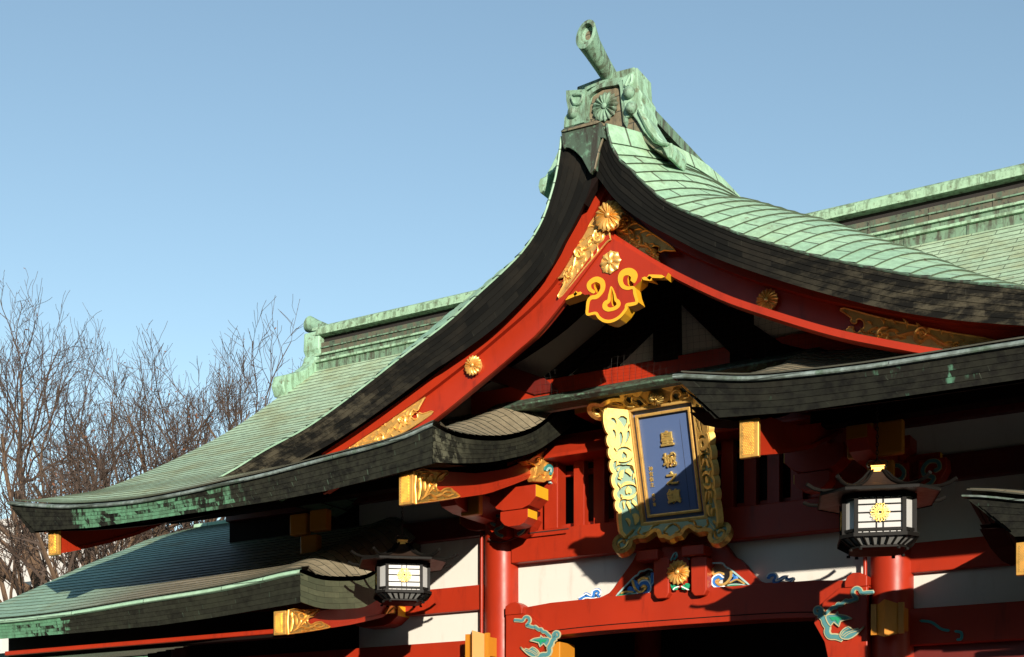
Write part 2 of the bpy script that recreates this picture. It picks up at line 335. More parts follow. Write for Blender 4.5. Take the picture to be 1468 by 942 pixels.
def chrysanth(mb, cx, cy, rad, fn, w0, n=16, mi=0, h=.22, pointed=False, core=.2):
    for k in range(n):
        a = 2 * math.pi * k / n; ca, sa = math.cos(a), math.sin(a); rows = []
        for j in range(7):
            t = j / 6; r = rad * (core * .8 + (1 - core * .8) * t); hw = math.pi / n * r * .97
            if pointed: hw *= (1 if t < .72 else (1 - t) / .28 + .02)
            elif t > .8: hw *= math.sqrt(max(0, 1 - ((t - .8) / .2) ** 2)) * .97 + .03
            hz = rad * h * (.35 + .65 * math.sin(math.pi * min(1, t * .9 + .12)))
            if j == 6: hz *= .35
            row = []
            for i in range(5):
                s_ = (i - 2) / 2; x = r; y = s_ * hw; z = hz * (1 - s_ * s_ * .85)
                row.append(fn(cx + x * ca - y * sa, cy + x * sa + y * ca, w0 + z))
            rows.append(row)
        mb.loft(rows, False, mi)
    rows = []
    for j in range(5):
        t = j / 4 * math.pi / 2; r = rad * core * math.cos(t) + 1e-4; z = rad * (h * .7 + .12 * math.sin(t))
        rows.append([fn(cx + r * math.cos(2 * math.pi * i / 12), cy + r * math.sin(2 * math.pi * i / 12), w0 + z) for i in range(12)])
    mb.loft(rows, True, mi)
    mb.add([fn(cx + rad * .9 * math.cos(2 * math.pi * i / 24), cy + rad * .9 * math.sin(2 * math.pi * i / 24), w0 + .002) for i in range(24)], [tuple(range(24))], mi=mi)
def scrollwork(mb, fn, path, half, w0, h, n=3, mi=0, rnd=None, dense=1.0):
    # a wavy stem with spiral curls to either side and acanthus leaves between them
    rnd = rnd or random; pp = resample(path, 40)
    def at(t):
        x = t * 39; k = min(int(x), 38); f = x - k; p = (pp[k][0] + (pp[k + 1][0] - pp[k][0]) * f, pp[k][1] + (pp[k + 1][1] - pp[k][1]) * f)
        d = (pp[k + 1][0] - pp[k][0], pp[k + 1][1] - pp[k][1]); L = math.hypot(*d) or 1; x = t * (len(half) - 1); k = min(int(x), len(half) - 2)
        return p, (d[0] / L, d[1] / L), half[k] + (half[k + 1] - half[k]) * (x - k)
    stem = []
    for i in range(13):
        t = i / 12; p, d, hw = at(t); o = math.sin(t * n * math.pi) * hw * .35; stem.append((p[0] - d[1] * o, p[1] + d[0] * o))
    hm = max(half); mb.stroke(stem, [hm * .34, hm * .26, hm * .10], fn, w0, h, mi, seg=3)
    for k in range(n):
        t = (k + .5) / n; p, d, hw = at(t); sd = -1 if k % 2 == 0 else 1; a = math.atan2(d[1], d[0]); r = hw * .58
        c = (p[0] - d[1] * sd * -hw * .28, p[1] + d[0] * sd * -hw * .28)
        mb.stroke(spiral(c[0], c[1], r, a + math.pi * .6 * sd, 1.35, -sd, 11), [hw * .30, hw * .26, hw * .12], fn, w0, h * 1.2, mi, seg=3)
        mb.stroke(spiral(c[0], c[1], r * .28, 0, .9, 1, 6), hw * .2, fn, w0, h * 1.35, mi, seg=3)
    for k in range(n * 4):
        t = (k + .5) / (n * 4); p, d, hw = at(t); sd = 1 if k % 2 else -1; a = math.atan2(d[1], d[0]) + sd * .55; b = (p[0] - d[1] * sd * hw * .12, p[1] + d[0] * sd * hw * .12); L = hw * .95
        pts3 = [(b[0] + math.cos(a - sd * .3 * j) * L * j / 3, b[1] + math.sin(a - sd * .3 * j) * L * j / 3) for j in range(4)]; mb.stroke(pts3, [hw * .10, hw * .24, hw * .16, hw * .03], fn, w0, h, mi, seg=2)
    m = int(n * 3 * dense)
    for k in range(m):
        t = min(.98, (k + .3) / m); p, d, hw = at(t); sd = 1 if k % 2 else -1; a = math.atan2(d[1], d[0]); o = hw * rnd.uniform(.25, .6) * sd
        b = (p[0] - d[1] * o, p[1] + d[0] * o); L = hw * rnd.uniform(.45, .75); aa = a + sd * rnd.uniform(.2, .9)
        e = (b[0] + math.cos(aa) * L, b[1] + math.sin(aa) * L); mdl = ((b[0] + e[0]) / 2 - math.sin(aa) * L * .18 * sd, (b[1] + e[1]) / 2 + math.cos(aa) * L * .18 * sd)
        mb.stroke([b, mdl, e], [hw * .04, hw * .2, hw * .04], fn, w0, h * .8, mi, seg=3)
# ------------------------------------------------------------ the gate: roofs
XC = -6.33
gate = thing('shrine_gate', 'vermilion shrine gate with green copper roofs, central gable and gold fittings', 'shrine gate', (XC, 0, 0))
G_TAB = catmull([(-3.24, 3.72), (-2.9, 3.80), (-2.54, 3.93), (-2.0, 4.12), (-1.5, 4.34), (-.37, 4.94), (.9, 5.71), (2.3, 6.73), (3.1, 7.36)], 8)
G = lambda Y: lerp_tab(G_TAB, Y)
EAVE = catmull([(-7.96, 3.80), (-7.62, 3.74), (-6.86, 3.63), (-5.78, 3.56), (-4.89, 3.57), (-4.29, 3.60), (-3.66, 3.63), (-2.86, 3.69), (-2.1, 3.745), (-1.68, 3.80), (-1.4, 3.87)], 5) \
    + catmull([(1.36, 3.93), (2.0, 3.80), (2.45, 3.755), (3.1, 3.72), (3.7, 3.71), (4.4, 3.705), (6.3, 3.68), (7.96, 3.80)], 5)
EBOT = [(-7.56, 3.38), (-6.5, 3.315), (-4.4, 3.31), (-3.66, 3.312), (-2.86, 3.335), (-2.26, 3.38), (-1.39, 3.455), (1.36, 3.475), (1.76, 3.47), (2.45, 3.417), (3.0, 3.41), (4.4, 3.40), (7.96, 3.44)]
VERGE = stab([(-3.24, 3.87), (-2.95, 3.853), (-2.68, 3.866), (-2.17, 3.955), (-1.67, 4.086), (-1.05, 4.34), (-.39, 4.77), (-.1, 4.98)])
VBOT = stab([(-3.24, 3.455), (-2.75, 3.55), (-2.17, 3.685), (-1.67, 3.84), (-1.05, 4.07), (-.2, 4.55)])
def zmain(X, Y):
    off = X - XC; z = G(Y); f = max(0, 1 - (Y + 3.24) / 1.9); z += (lerp_tab(EAVE, off) - 3.72) * f ** 1.6
    if Y < .0:
        d = abs(off) - 1.39; k = max(0, z - lerp_tab(VERGE, Y)) if Y > -3.0 else 0
        if d < .6: z -= k * (1 - max(0, d) / .6) ** 2
        s_ = max(0, min(1, (Y + 3.0) / 1.0)) * max(0, min(1, (.15 - Y) / .5)); z += .10 * s_ * math.exp(-((d - .42) / .26) ** 2)
    return z
def lin(a, b, n): return [a + (b - a) * i / (n - 1) for i in range(n)]
XL = lin(XC - 7.93, XC - 2.1, 44) + [XC - 1.39 - d for d in (.6, .5, .4, .3, .2, .12, .05, 0)]
XR = [XC + 1.39 + d for d in (0, .05, .12, .2, .3, .4, .5, .6)] + lin(XC + 2.1, XC + 7.93, 40)
YF = lin(-3.22, -.1, 24); YB = lin(-.1, 3.1, 25)
mb = MB()
for xs in (XL, XR): mb.coursed([[(x, y, zmain(x, y) + GZ + .02) for x in xs] for y in YF], .009, .15)
XA = lin(XC - 7.93, XC + 7.93, 50)
mb.coursed([[(x, y, (zmain(x, y) if abs(x - XC) > 1.39 else G(y)) + GZ + .02) for x in XA] for y in YB], .009, .15, v0=24)
mb.coursed([[(x, 6.2 - y, G(y) + GZ + .02) for x in reversed(XA)] for y in lin(-3.2, 3.1, 24)], .009, .15, v0=3)
roof = mb.build('main_roof', 'tile_main', gate)
# underside (boards) of the whole roof
mb = MB()
def under(xs, y0, y1, dz=.36, n=10):
    rows = [[(x, y, min(zmain(x, max(y, -3.2)) - dz, 20) + GZ) for x in xs] for y in lin(y0, y1, n)]
    mb.loft(rows); mb.loft([[(a, b, c + .05) for a, b, c in r] for r in rows])
under(lin(XC - 7.5, XC - 1.45, 14), -3.16, -.1, .34); under(lin(XC + 1.45, XC + 7.5, 14), -3.16, -.1, .34); under(lin(XC - 7.5, XC + 7.5, 14), -.1, 3.1)
mb.loft([[(x, 6.2 - y, G(y) + GZ - .36) for x in (XC - 7.5, XC + 7.5)] for y in lin(-3.2, 3.1, 12)])
mb.build('soffit', 'shade_black_wood', gate)
# eave edges: pale lip and five courses of dark shingle
for sgn, tab0, tab1 in ((-1, (-7.96, -7.56), (-1.39, -1.39)), (1, (1.36, 1.76), (7.96, 7.6))):
    n = 40; rows = []
    for j in range(6):
        t = j / 5; row = []
        for i in range(n):
            u = i / (n - 1); offb = tab0[1] + (tab1[1] - tab0[1]) * u; offt = tab0[0] + (tab1[0] - tab0[0]) * u
            off = offb + (offt - offb) * t; zb = lerp_tab(EBOT, offb); zt = lerp_tab(EAVE, offt) - .055
            row.append((XC + off, -3.19 - .05 * t, zb + (zt - zb) * t + GZ))
        rows.append(row)
    m2 = MB(); m2.coursed(rows, .007, .075, v0=0)
    e = m2.build('eave_edge', 'fascia_green' if sgn < 0 else 'fascia', roof)
    m2 = MB(); o0, o1 = (-7.98, -1.36) if sgn < 0 else (1.33, 7.98)
    prof = [(-3.20, -.060), (-3.275, -.052), (-3.285, -.042), (-3.278, -.018), (-3.24, .0), (-3.18, .012)]
    m2.loft([[(XC + o, y + (0 if k < 3 else 0), lerp_tab(EAVE, o) + dz + GZ) for o in lin(o0, o1, 60)] for k, (y, dz) in enumerate(prof)])
    m2.build('eave_lip', 'patina_lip', roof, smooth=True)
# verge edges beside the recess and at the outer ends
def verge(x, shift, sg, mat, ytab0=-3.24, ytab1=-.22, name='verge_edge', dz=0, n=26, parent=None, top=None, bot=None):
    top = top or (lambda y: lerp_tab(VERGE, y)); bot = bot or (lambda y: lerp_tab(VBOT, y)); rows = []
    for j in range(6):
        t = j / 5
        rows.append([(x + shift * (1 - t), y, bot(y) + (top(y) - .03 - bot(y)) * t + GZ + dz) for y in lin(ytab0, ytab1, n)])
    m2 = MB(); m2.coursed(rows, .006, .075, sgn=sg); return m2.build(name, mat, parent or roof)
verge(XC - 1.39, 0, 1, 'fascia_verge')
verge(XC + 1.36, .38, -1, 'fascia')
gt = lambda y: G(y) + .02
gb = lambda y: G(y) - .37
verge(XC - 7.95, .38, -1, 'fascia', -3.24, 3.1, top=gt, bot=gb, n=30)
verge(XC + 7.95, 0, 1, 'fascia', -3.24, 3.1, top=gt, bot=gb, n=30)
# closing edge at the back end of the left inner verge
m2 = MB(); a = XC - 1.39
m2.prism([(-.22, 4.545), (-.10, 4.62), (.02, 4.9), (-.1, 4.99), (-.16, 4.96)], FX(a), -.3, .004); m2.build('verge_end', 'fascia', roof)
# short eave across the recess
m2 = MB()
for y0, z0, y1, z1 in ((-1.12, 4.56, -1.18, 4.59), (-1.18, 4.59, -1.18, 4.61), (-1.18, 4.61, -.95, 4.73), (-.95, 4.73, -.8, 4.8), (-1.12, 4.56, -.8, 4.59)):
    m2.add([(XC - 2.0, y0, z0 + GZ), (XC + 2.0, y0, z0 + GZ), (XC + 2.0, y1, z1 + GZ), (XC - 2.0, y1, z1 + GZ)], [(0, 1, 2, 3)])
m2.build('recess_eave', 'patina_dark', roof)

# main ridge with its stepped box and end ornaments
def ridge_profile(y):     # (dy, h) silhouette, half of it
    return None
m2 = MB(); x0, x1 = XC - 7.85, XC + 7.85; Yr = 3.1
def rbox(hw, z0, z1, mi=0, xa=x0, xb=x1, m=None): (m or m2).box(xa, xb, Yr - hw, Yr + hw, z0 + GZ, z1 + GZ, mi)
rbox(.34, 7.02, 7.24, 0); rbox(.385, 7.24, 7.275, 1); rbox(.31, 7.275, 7.36, 0); rbox(.35, 7.36, 7.39, 1); rbox(.26, 7.39, 7.50, 2); rbox(.285, 7.50, 7.52, 0); rbox(.26, 7.52, 7.60, 2); rbox(.18, 7.60, 7.72, 3); rbox(.33, 7.72, 7.745, 1); rbox(.31, 7.745, 7.82, 4)
rows = []
for k in range(9):
    a = math.pi * k / 8; rows.append([(x, Yr - .30 * math.cos(a), 7.82 + .13 * math.sin(a) + GZ) for x in lin(x0 - .1, x1 + .1, 30)])
m2.loft(rows, False, 4)
for i in range(20):
    xx = x0 + .3 + i * .79; m2.box(xx, xx + .03, Yr - .352, Yr + .352, 7.03 + GZ, 7.235 + GZ, 0); m2.box(xx + .3, xx + .322, Yr - .272, Yr + .272, 7.40 + GZ, 7.59 + GZ, 2); m2.box(xx + .15, xx + .165, Yr - .318, Yr + .318, 7.75 + GZ, 7.83 + GZ, 1)
ridge = m2.build('roof_ridge', ['patina_band', 'patina_edge', 'brown_band', 'dark', 'patina_edge'], roof)
def ridge_end(sg):
    xo = XC + sg * 7.95
    m3 = MB(); f = lambda u, v, w=0: (xo + sg * w, Yr + u, v + GZ)
    m3.prism([(-.30, 7.0), (-.34, 7.22), (-.28, 7.27), (-.33, 7.36), (-.27, 7.42), (-.32, 7.50), (-.30, 7.80), (0, 7.88), (.30, 7.80), (.32, 7.5), (.27, 7.42), (.33, 7.36), (.28, 7.27), (.34, 7.22), (.30, 7.0)], f, -.17, .17)
    for s2 in (-1, 1):
        m3.prism([(s2 * .30, 7.42), (s2 * .42, 7.22), (s2 * .62, 7.06), (s2 * .95, 6.90), (s2 * 1.12, 6.84), (s2 * 1.18, 6.66), (s2 * 1.1, 6.5), (s2 * .6, 6.8), (s2 * .3, 7.0)], f, -.13, .13)
    o = m3.build('ridge_end_ornament', 'patina_cast_pale', roof, bevel=.02)
    m3 = MB(); m3.tube([(xo - sg * .05, Yr, 7.93 + GZ), (xo + sg * .12, Yr, 8.0 + GZ), (xo + sg * .3, Yr, 8.08 + GZ)], [.10, .115, .14], 14)
    m3.build('ridge_end_horn', 'patina_cast', roof, smooth=True)
ridge_end(-1); ridge_end(1)

# ------------------------------------------------------------ the front gable
GR = [(6.3, 3.90), (5.6, 4.03), (4.9, 4.20), (4.29, 4.392), (3.455, 4.656), (2.952, 4.846), (2.428, 5.065), (1.998, 5.27), (1.689, 5.428), (1.217, 5.716), (.903, 5.926), (.697, 6.135), (.503, 6.36), (.393, 6.47), (.30, 6.66), (.25, 6.87)]
GL = [(-5.2, 3.86), (-4.759, 3.988), (-4.315, 4.14), (-3.63, 4.337), (-2.884, 4.651), (-2.298, 4.925), (-1.707, 5.186), (-1.273, 5.438), (-.974, 5.611), (-.715, 5.79), (-.511, 6.03), (-.40, 6.28), (-.33, 6.50), (-.29, 6.72), (-.27, 6.87)]
BR = [(6.3, 3.66), (5.6, 3.80), (4.9, 3.95), (4.29, 4.084), (3.644, 4.258), (3.054, 4.469), (2.32, 4.798), (1.689, 5.118), (1.313, 5.332), (1.031, 5.523), (.612, 5.824), (.33, 6.086), (.115, 6.387), (.08, 6.42)]
BL = [(-5.0, 3.62), (-4.3, 3.80), (-3.798, 3.965), (-3.176, 4.165), (-2.598, 4.405), (-1.902, 4.72), (-1.707, 4.79), (-1.096, 5.06), (-.511, 5.47), (-.302, 5.75), (-.10, 6.03), (.02, 6.25), (.06, 6.40)]
def dense(p, n): return resample(catmull(p, 8), n)
def bulgeB(off):
    a = abs(off)
    if off > 0: return lerp_tab([(0, .62), (.8, .68), (1.8, .80), (2.9, .70), (3.6, .52), (4.3, .36), (5, .18), (6.2, 0)], a)
    return lerp_tab([(0, .62), (.8, .85), (1.8, 1.0), (2.6, .80), (3.4, .48), (4.2, .16), (5.2, 0)], a)
def gable_rows(tab, sgn, n):
    pr = dense(tab, 120); L = [0]
    for a, b in zip(pr, pr[1:]): L.append(L[-1] + math.dist(a, b))
    # spacing shrinks toward the apex
    ss = [0]; 
    while ss[-1] < L[-1] - .1:
        ss.append(ss[-1] + .205 - .055 * ss[-1] / L[-1])
    ss[-1] = L[-1]; out = []
    ts = [0, .06, .14, .25, .4, .58, .8, 1.05, 1.35, 1.7, 2.1, 2.6, 3.4, 4.6, 5.6]
    for s_ in ss:
        k = 0
        while k < len(L) - 2 and L[k + 1] < s_: k += 1
        f = (s_ - L[k]) / max(1e-9, L[k + 1] - L[k]); p = (pr[k][0] + (pr[k + 1][0] - pr[k][0]) * f, pr[k][1] + (pr[k + 1][1] - pr[k][1]) * f)
        a, b = pr[max(0, k - 4)], pr[min(119, k + 5)]; dx, dz = b[0] - a[0], b[1] - a[1]; q = math.hypot(dx, dz)
        nx, nz = (dz / q, -dx / q) if sgn > 0 else (-dz / q, dx / q)
        nx *= .72 if abs(p[0]) < 1.0 else 1; top = s_ / L[-1]
        row = []
        for t in ts:
            b_ = bulgeB(p[0]) * (1 - (1 - min(t, 2.2) / 2.2) ** 2)
            row.append((XC + p[0] + nx * b_, -2.5 + t, p[1] + nz * b_ + GZ))
        out.append(row)
    return out
mb = MB(); mb.coursed(gable_rows(GR, 1, 26), .017, .26); mb.coursed(gable_rows(GL, -1, 26), .022, .26, sgn=-1, v0=1)
groof = mb.build('gable_roof', 'tile_gable', gate)
for top, bot, sg in ((GR, BR, 1), (GL, BL, -1)):
    a = dense(top, 60); b = dense(bot, 60)
    if sg > 0: a = a[::-1]; b = b[::-1]
    rows = [[(XC + b[i][0] + (a[i][0] - b[i][0]) * j / 6, -2.44 - .06 * j / 6, b[i][1] + (a[i][1] - b[i][1]) * j / 6 - .02 * (j == 6) + GZ) for i in range(60)] for j in range(7)]
    m2 = MB(); m2.coursed(rows, .006, .065); m2.build('gable_verge_edge', 'fascia_gable', groof)
    # underside of the overhang
    rows = [[(XC + p[0], y, p[1] + dz + GZ) for p in b] for y, dz in ((-2.44, 0), (-2.2, .2), (-1.95, .42), (-1.3, .47), (-.7, .50))]
    m2 = MB(); m2.loft(rows); m2.loft([[(x, y, z + .05) for x, y, z in r] for r in rows]); m2.build('gable_soffit', 'shade_black_wood', groof)
# thin pale edge where the first tile turns over the verge
for top, sg in ((GR, 1), (GL, -1)):
    a = dense(top, 60); m2 = MB(); m2.tube([(XC + p[0], -2.50, p[1] + GZ - .004) for p in a], .013, 6); m2.build('verge_lip', 'patina_dark' if sg > 0 else 'patina_pale', groof)
# apex plate
m2 = MB(); ap = pts(-2.52, crop([(143, 533), (235, 508), (320, 488), (332, 520), (340, 563), (318, 560), (312, 600), (300, 708), (293, 700), (275, 722), (262, 700), (235, 650), (205, 620), (180, 606), (165, 604), (158, 612), (150, 600)], 760, 20, 3.14))
m2.prism(ap, FY(-2.52), -.03, .02); m2.build('apex_plate', 'patina_dark', groof, bevel=.006)
m2 = MB(); m2.stroke(pts(-2.52, [(806, 190), (834, 183), (862, 176)]), .035, FY(-2.52), .02, .02, flat=True); m2.stroke(pts(-2.52, [(866, 200), (861, 215), (857, 232), (854, 246)]), .02, FY(-2.52), .02, .02); m2.build('apex_trim', 'copper_brown', groof)
m2 = MB(); m2.prism(pts(-2.44, [(808, 196), (864, 186), (867, 205), (858, 256), (848, 272), (838, 292), (822, 262), (812, 235)]), FY(-2.44), -.1, 0); m2.build('apex_backing', 'shade_black_wood', groof)
# ridge of the gable
m2 = MB(); xr = -6.28
for hw, z0, z1, mi in ((.17, 6.95, 7.38, 1), (.235, 7.38, 7.50, 0)): m2.box(xr - hw, xr + hw, -1.75, 2.9, z0 + GZ, z1 + GZ, mi)
rows = []
for k in range(7):
    a = math.pi * k / 6; rows.append([(xr - .22 * math.cos(a), y, 7.50 + .06 * math.sin(a) + GZ) for y in (-1.75, 0, 2.9)])
m2.loft(rows, False, 0); m2.build('gable_ridge', ['patina_band', 'dark'], groof)

# ------------------------------------------------------------ ridge-end ornament over the gable
Yo = -2.0
m2 = MB(); f = FY(Yo)
q = lambda l: pts(Yo, crop(l, 760, 20, 3.14))
m2.prism(q([(210, 352), (210, 328), (300, 292), (372, 262), (470, 237), (474, 330), (462, 520), (180, 520), (262, 480)]), f, -.42, .0)
orn = m2.build('gable_ridge_ornament', 'patina_cast', gate, bevel=.012)
m2 = MB()   # arched recess: dark ground with a raised frame
m2.prism(q([(268, 500), (272, 420), (285, 375), (330, 345), (385, 335), (412, 345), (425, 420), (430, 512)]), f, 0, .012, mi=1)
m2.stroke(q([(262, 505), (262, 400), (280, 362), (330, 332), (385, 322), (418, 322), (428, 400), (440, 515)]), .05, f, 0, .05, flat=True)
m2.stroke(q([(245, 350), (300, 322), (372, 305), (430, 300)]), .04, f, 0, .035, flat=True)
m2.build('arched_frame', ['patina_cast', 'copper_brown'], orn)
m2 = MB(); c = q([(343, 424)])[0]; chrysanth(m2, c[0], c[1], .158, f, .03, 16, h=.24); m2.build('chrysanthemum_crest', 'patina_cast', orn, smooth=True)
m2 = MB()
m2.prism(q([(175, 358), (262, 352), (264, 420), (255, 500), (165, 525), (168, 480), (186, 455), (182, 430), (176, 400)]), f, -.2, .07)
m2.stroke(q([(200, 385), (215, 420), (240, 415), (250, 380), (205, 380)]), .04, f, .07, .03); m2.build('side_scroll', 'patina_cast', orn, bevel=.01)
m2 = MB()
m2.prism(q([(425, 300), (492, 250), (497, 340), (515, 370), (508, 395), (522, 430), (520, 450), (545, 490), (590, 560), (620, 592), (648, 590), (655, 620), (645, 660), (628, 655), (600, 600), (560, 585), (520, 540), (490, 490), (470, 465), (440, 480), (430, 400)]), f, -.30, .06)
m2.build('tail_scroll', 'patina_cast_pale', orn, bevel=.012)
m2 = MB(); m2.prism([(2 * XC - x, z) for x, z in q([(497, 340), (515, 370), (508, 395), (522, 430), (520, 450), (545, 490), (590, 560), (620, 592), (648, 590), (655, 620), (645, 660), (628, 655), (600, 600), (560, 585), (520, 540), (490, 490), (470, 465)])], f, -.30, .06); m2.build('tail_scroll', 'patina_cast_pale', orn, bevel=.012)
m2 = MB(); m2.prism(q([(438, 480), (470, 465), (490, 495), (520, 545), (560, 588), (600, 604), (630, 650), (560, 610), (500, 560), (440, 520)]), f, -.25, .02); m2.build('tail_ground', 'copper_brown', orn)
m2 = MB()
m2.stroke(q([(500, 440), (530, 500), (560, 550), (600, 592), (640, 600)]), [.05, .06, .05, .04], f, .06, .035); m2.build('scroll_relief', 'patina_cast_pale', orn)
m2 = MB()
m2.stroke(q([(440, 345), (455, 310), (470, 290), (470, 320), (455, 340)]), .045, f, .06, .03)
m2.build('scroll_relief', 'patina_cast_pale', orn)
for p in ((458, 368), (468, 437), (208, 458)):
    c = q([p])[0]; m2 = MB()
    m2.loft([[f(c[0] + .068 * math.cos(b) * math.cos(a), c[1] + .068 * math.cos(b) * math.sin(a), .06 + .075 * math.sin(b)) for a in lin(0, 2 * math.pi, 17)] for b in lin(0, 1.55, 6)])
    m2.build('round_boss', 'patina_cast', orn, smooth=True)
# horn rising from the ornament
path = [(-6.33, -1.45, 7.56), (-6.33, -1.8, 7.66), (-6.33, -2.08, 7.73), (-6.33, -2.32, 7.80), (-6.33, -2.47, 7.87)]
m2 = MB(); rows = []
for i, (p, (a, b)) in enumerate(zip(path, [(.07, .09), (.075, .10), (.08, .115), (.09, .14), (.115, .175)])):
    d = Vector(path[min(i + 1, 4)]) - Vector(path[max(i - 1, 0)]); d.normalize(); up = Vector((1, 0, 0)).cross(d) * -1
    if i == 4: up = Vector((0, .25, 1)).normalized()
    if up.z < 0: up = -up
    rows.append([Vector(p) + Vector((0, 0, GZ)) + Vector((1, 0, 0)) * a * math.cos(t) + up * b * math.sin(t) for t in lin(0, 2 * math.pi, 21)[:-1]])
c4 = Vector(path[-1]) + Vector((0, 0, GZ)); dfront = Vector((0, -.9, -.28)).normalized()
r5 = [c4 + (v - c4) * .74 + dfront * .012 for v in rows[-1]]; r6 = [c4 + (v - c4) * .62 - dfront * .05 for v in rows[-1]]; r7 = [c4 + (v - c4) * .34 - dfront * .07 for v in rows[-1]]
m2.loft(rows + [r5], True, 0); m2.loft([r5, r6, r7], True, 0); m2.add(r7, [tuple(range(20))], mi=1)
m2.build('ridge_horn', ['patina_cast', 'copper_brown'], orn, smooth=True)
# ------------------------------------------------------------ gable boards, pendant, gold fittings
Yb = -1.87
BB = {1: [(0, 5.98), (.62, 5.495), (1.296, 5.052), (1.772, 4.8), (2.427, 4.487), (2.924, 4.292), (3.6, 4.06), (4.5, 3.84)],
      -1: [(0, 5.98), (-.604, 5.384), (-.903, 5.124), (-1.136, 4.985), (-1.576, 4.738), (-2.242, 4.385), (-3.0, 4.05), (-3.9, 3.70)]}
BT = {1: [(0, 6.74), (.20, 6.56), (.414, 6.20), (.822, 5.80), (1.526, 5.36), (2.12, 5.07), (2.75, 4.80), (3.6, 4.5), (4.5, 4.28)],
      -1: [(0, 6.74), (-.176, 6.477), (-.414, 6.124), (-.822, 5.638), (-1.526, 5.212), (-2.12, 4.91), (-2.75, 4.62), (-3.5, 4.32), (-3.9, 4.158)]}
boards = {}; YBD = {1: -1.97, -1: -2.2}
kk = (DIST - 2.2) / (DIST - 1.87)
k2 = (DIST - 1.97) / (DIST - 1.87)
for d_ in (BB, BT): d_[1] = [((XC + o) * k2 - XC, h * k2) for o, h in d_[1]]
for d_ in (BB, BT): d_[-1] = [((XC + o) * kk - XC, h * kk) for o, h in d_[-1]]
def ribbon(mbx, a, b, Y0, Y1, mi=0):    # closed slab between two curves (offset, h), front at Y0
    n = len(a); c = [(p, Y0) for p in a]; mbx.loft([[(XC + p[0], Y, p[1] + GZ) for p in cur] for cur, Y in ((a, Y0), (b, Y0), (b, Y1), (a, Y1), (a, Y0))], False, mi)
    for i in (0, n - 1): mbx.add([(XC + a[i][0], Y0, a[i][1] + GZ), (XC + b[i][0], Y0, b[i][1] + GZ), (XC + b[i][0], Y1, b[i][1] + GZ), (XC + a[i][0], Y1, a[i][1] + GZ)], [(0, 1, 2, 3)], mi=mi)
def shiftc(c, d): # move curve along its normal by d (positive = up)
    out = []
    for i, p in enumerate(c):
        a, b = c[max(0, i - 1)], c[min(len(c) - 1, i + 1)]; dx, dy = b[0] - a[0], b[1] - a[1]; q = math.hypot(dx, dy); nx, ny = -dy / q, dx / q
        if ny < 0: nx, ny = -nx, -ny
        out.append((p[0] + nx * d, p[1] + ny * d))
    return out
for sg in (1, -1):
    Yb = YBD[sg]
    lo, hi = dense(BB[sg], 50), dense(BT[sg], 50)
    m2 = MB(); ribbon(m2, lo, hi, Yb - .02, Yb + .08); bd = m2.build('bargeboard', 'red', gate); boards[sg] = bd
    m2 = MB(); ribbon(m2, shiftc(hi, -.125), shiftc(hi, .0), Yb - (.135 if sg > 0 else .08), Yb - .022); m2.build('upper_moulding', 'red', bd)
    m2 = MB(); ribbon(m2, shiftc(lo, -.03), shiftc(lo, .036), Yb - (.19 if sg > 0 else .06), Yb - .022); m2.build('lower_moulding', 'red', bd)
def fitting(parent, outline, Y, path, half, seed, n=3, mat='gold', rim=.018, name='gilded_corner_fitting', fn=None, conv=None, h=.02):
    fn = fn or FY(Y); conv = conv or (lambda l: pts(Y, l)); o = conv(outline); m = MB()
    m.stroke(o + [o[0]], rim, fn, .003, .014, flat=False, seg=2, taper=(False, False))
    scrollwork(m, fn, conv(path), half, .003, h, n, rnd=random.Random(seed), dense=2.2)
    pl_ = MB(); pl_.prism(o, fn, -.012, .004); g_ = pl_.build(name, 'gold_ground', parent); m.build('scroll_relief', mat, g_, smooth=True); return g_
R1 = [(876, 286), (882, 289), (895, 303), (916, 322), (937, 336), (958, 350), (969, 360), (953, 359), (948, 361.5), (944, 360), (946, 355), (940.6, 352.6), (934, 355), (933, 361.5), (935, 368), (940, 368), (942, 365), (944, 369), (944, 373), (948, 380.6), (955, 386), (951, 389), (929, 377), (904, 360), (874, 341), (868, 330)]
L1 = [(868, 296), (855, 309), (838, 333), (821, 356.5), (804, 380), (787, 406), (799, 399), (808, 397), (810, 390.5), (816, 387), (821, 390.5), (819, 399), (812.5, 399), (810, 406), (802, 421), (800.6, 426), (806.5, 424), (838, 385), (872, 345.4), (875, 341)]
L2 = [(610, 570), (579, 590), (541, 615), (509, 638), (484, 656), (500, 656), (540, 640), (587, 615), (618.6, 593.5), (618.6, 589.7), (607, 593.5), (602, 592), (599, 595), (599.5, 598.6), (594.4, 601), (589, 597), (590, 591), (593, 587), (595, 589), (599.5, 588), (601, 584.6), (608, 572)]
R2 = [(1205, 445), (1211, 442), (1248, 452), (1303, 465), (1368, 478), (1440, 492), (1400, 515), (1330, 511), (1268.6, 499), (1234.5, 491), (1193, 480), (1194, 476), (1213, 473.6), (1217, 469), (1223.6, 469), (1223, 472), (1225, 476), (1230, 477.7), (1234.5, 473.6), (1239, 469.5), (1238.6, 461), (1233, 457), (1228, 459), (1228, 463), (1223.6, 464), (1219.5, 460), (1221, 456)]
Yf = -2.015
fitting(boards[1], R1, -2.10, [(880, 316), (905, 336), (926, 354), (943, 376)], [.15, .165, .13, .03], 3, 3, h=.022)
fitting(boards[-1], L1, -2.252, [(868, 322), (848, 347), (829, 371), (806, 408)], [.13, .15, .12, .03], 4, 3, 'gold', h=.022)
fitting(boards[-1], L2, -2.245, [(496, 650), (540, 628), (572, 611), (594, 594)], [.03, .09, .14, .10], 5, 3, name='gilded_tail_fitting', h=.022)
fitting(boards[1], R2, Yf, [(1400, 500), (1320, 485), (1270, 476), (1243, 474)], [.05, .12, .16, .13], 6, 3, name='gilded_tail_fitting', h=.03)
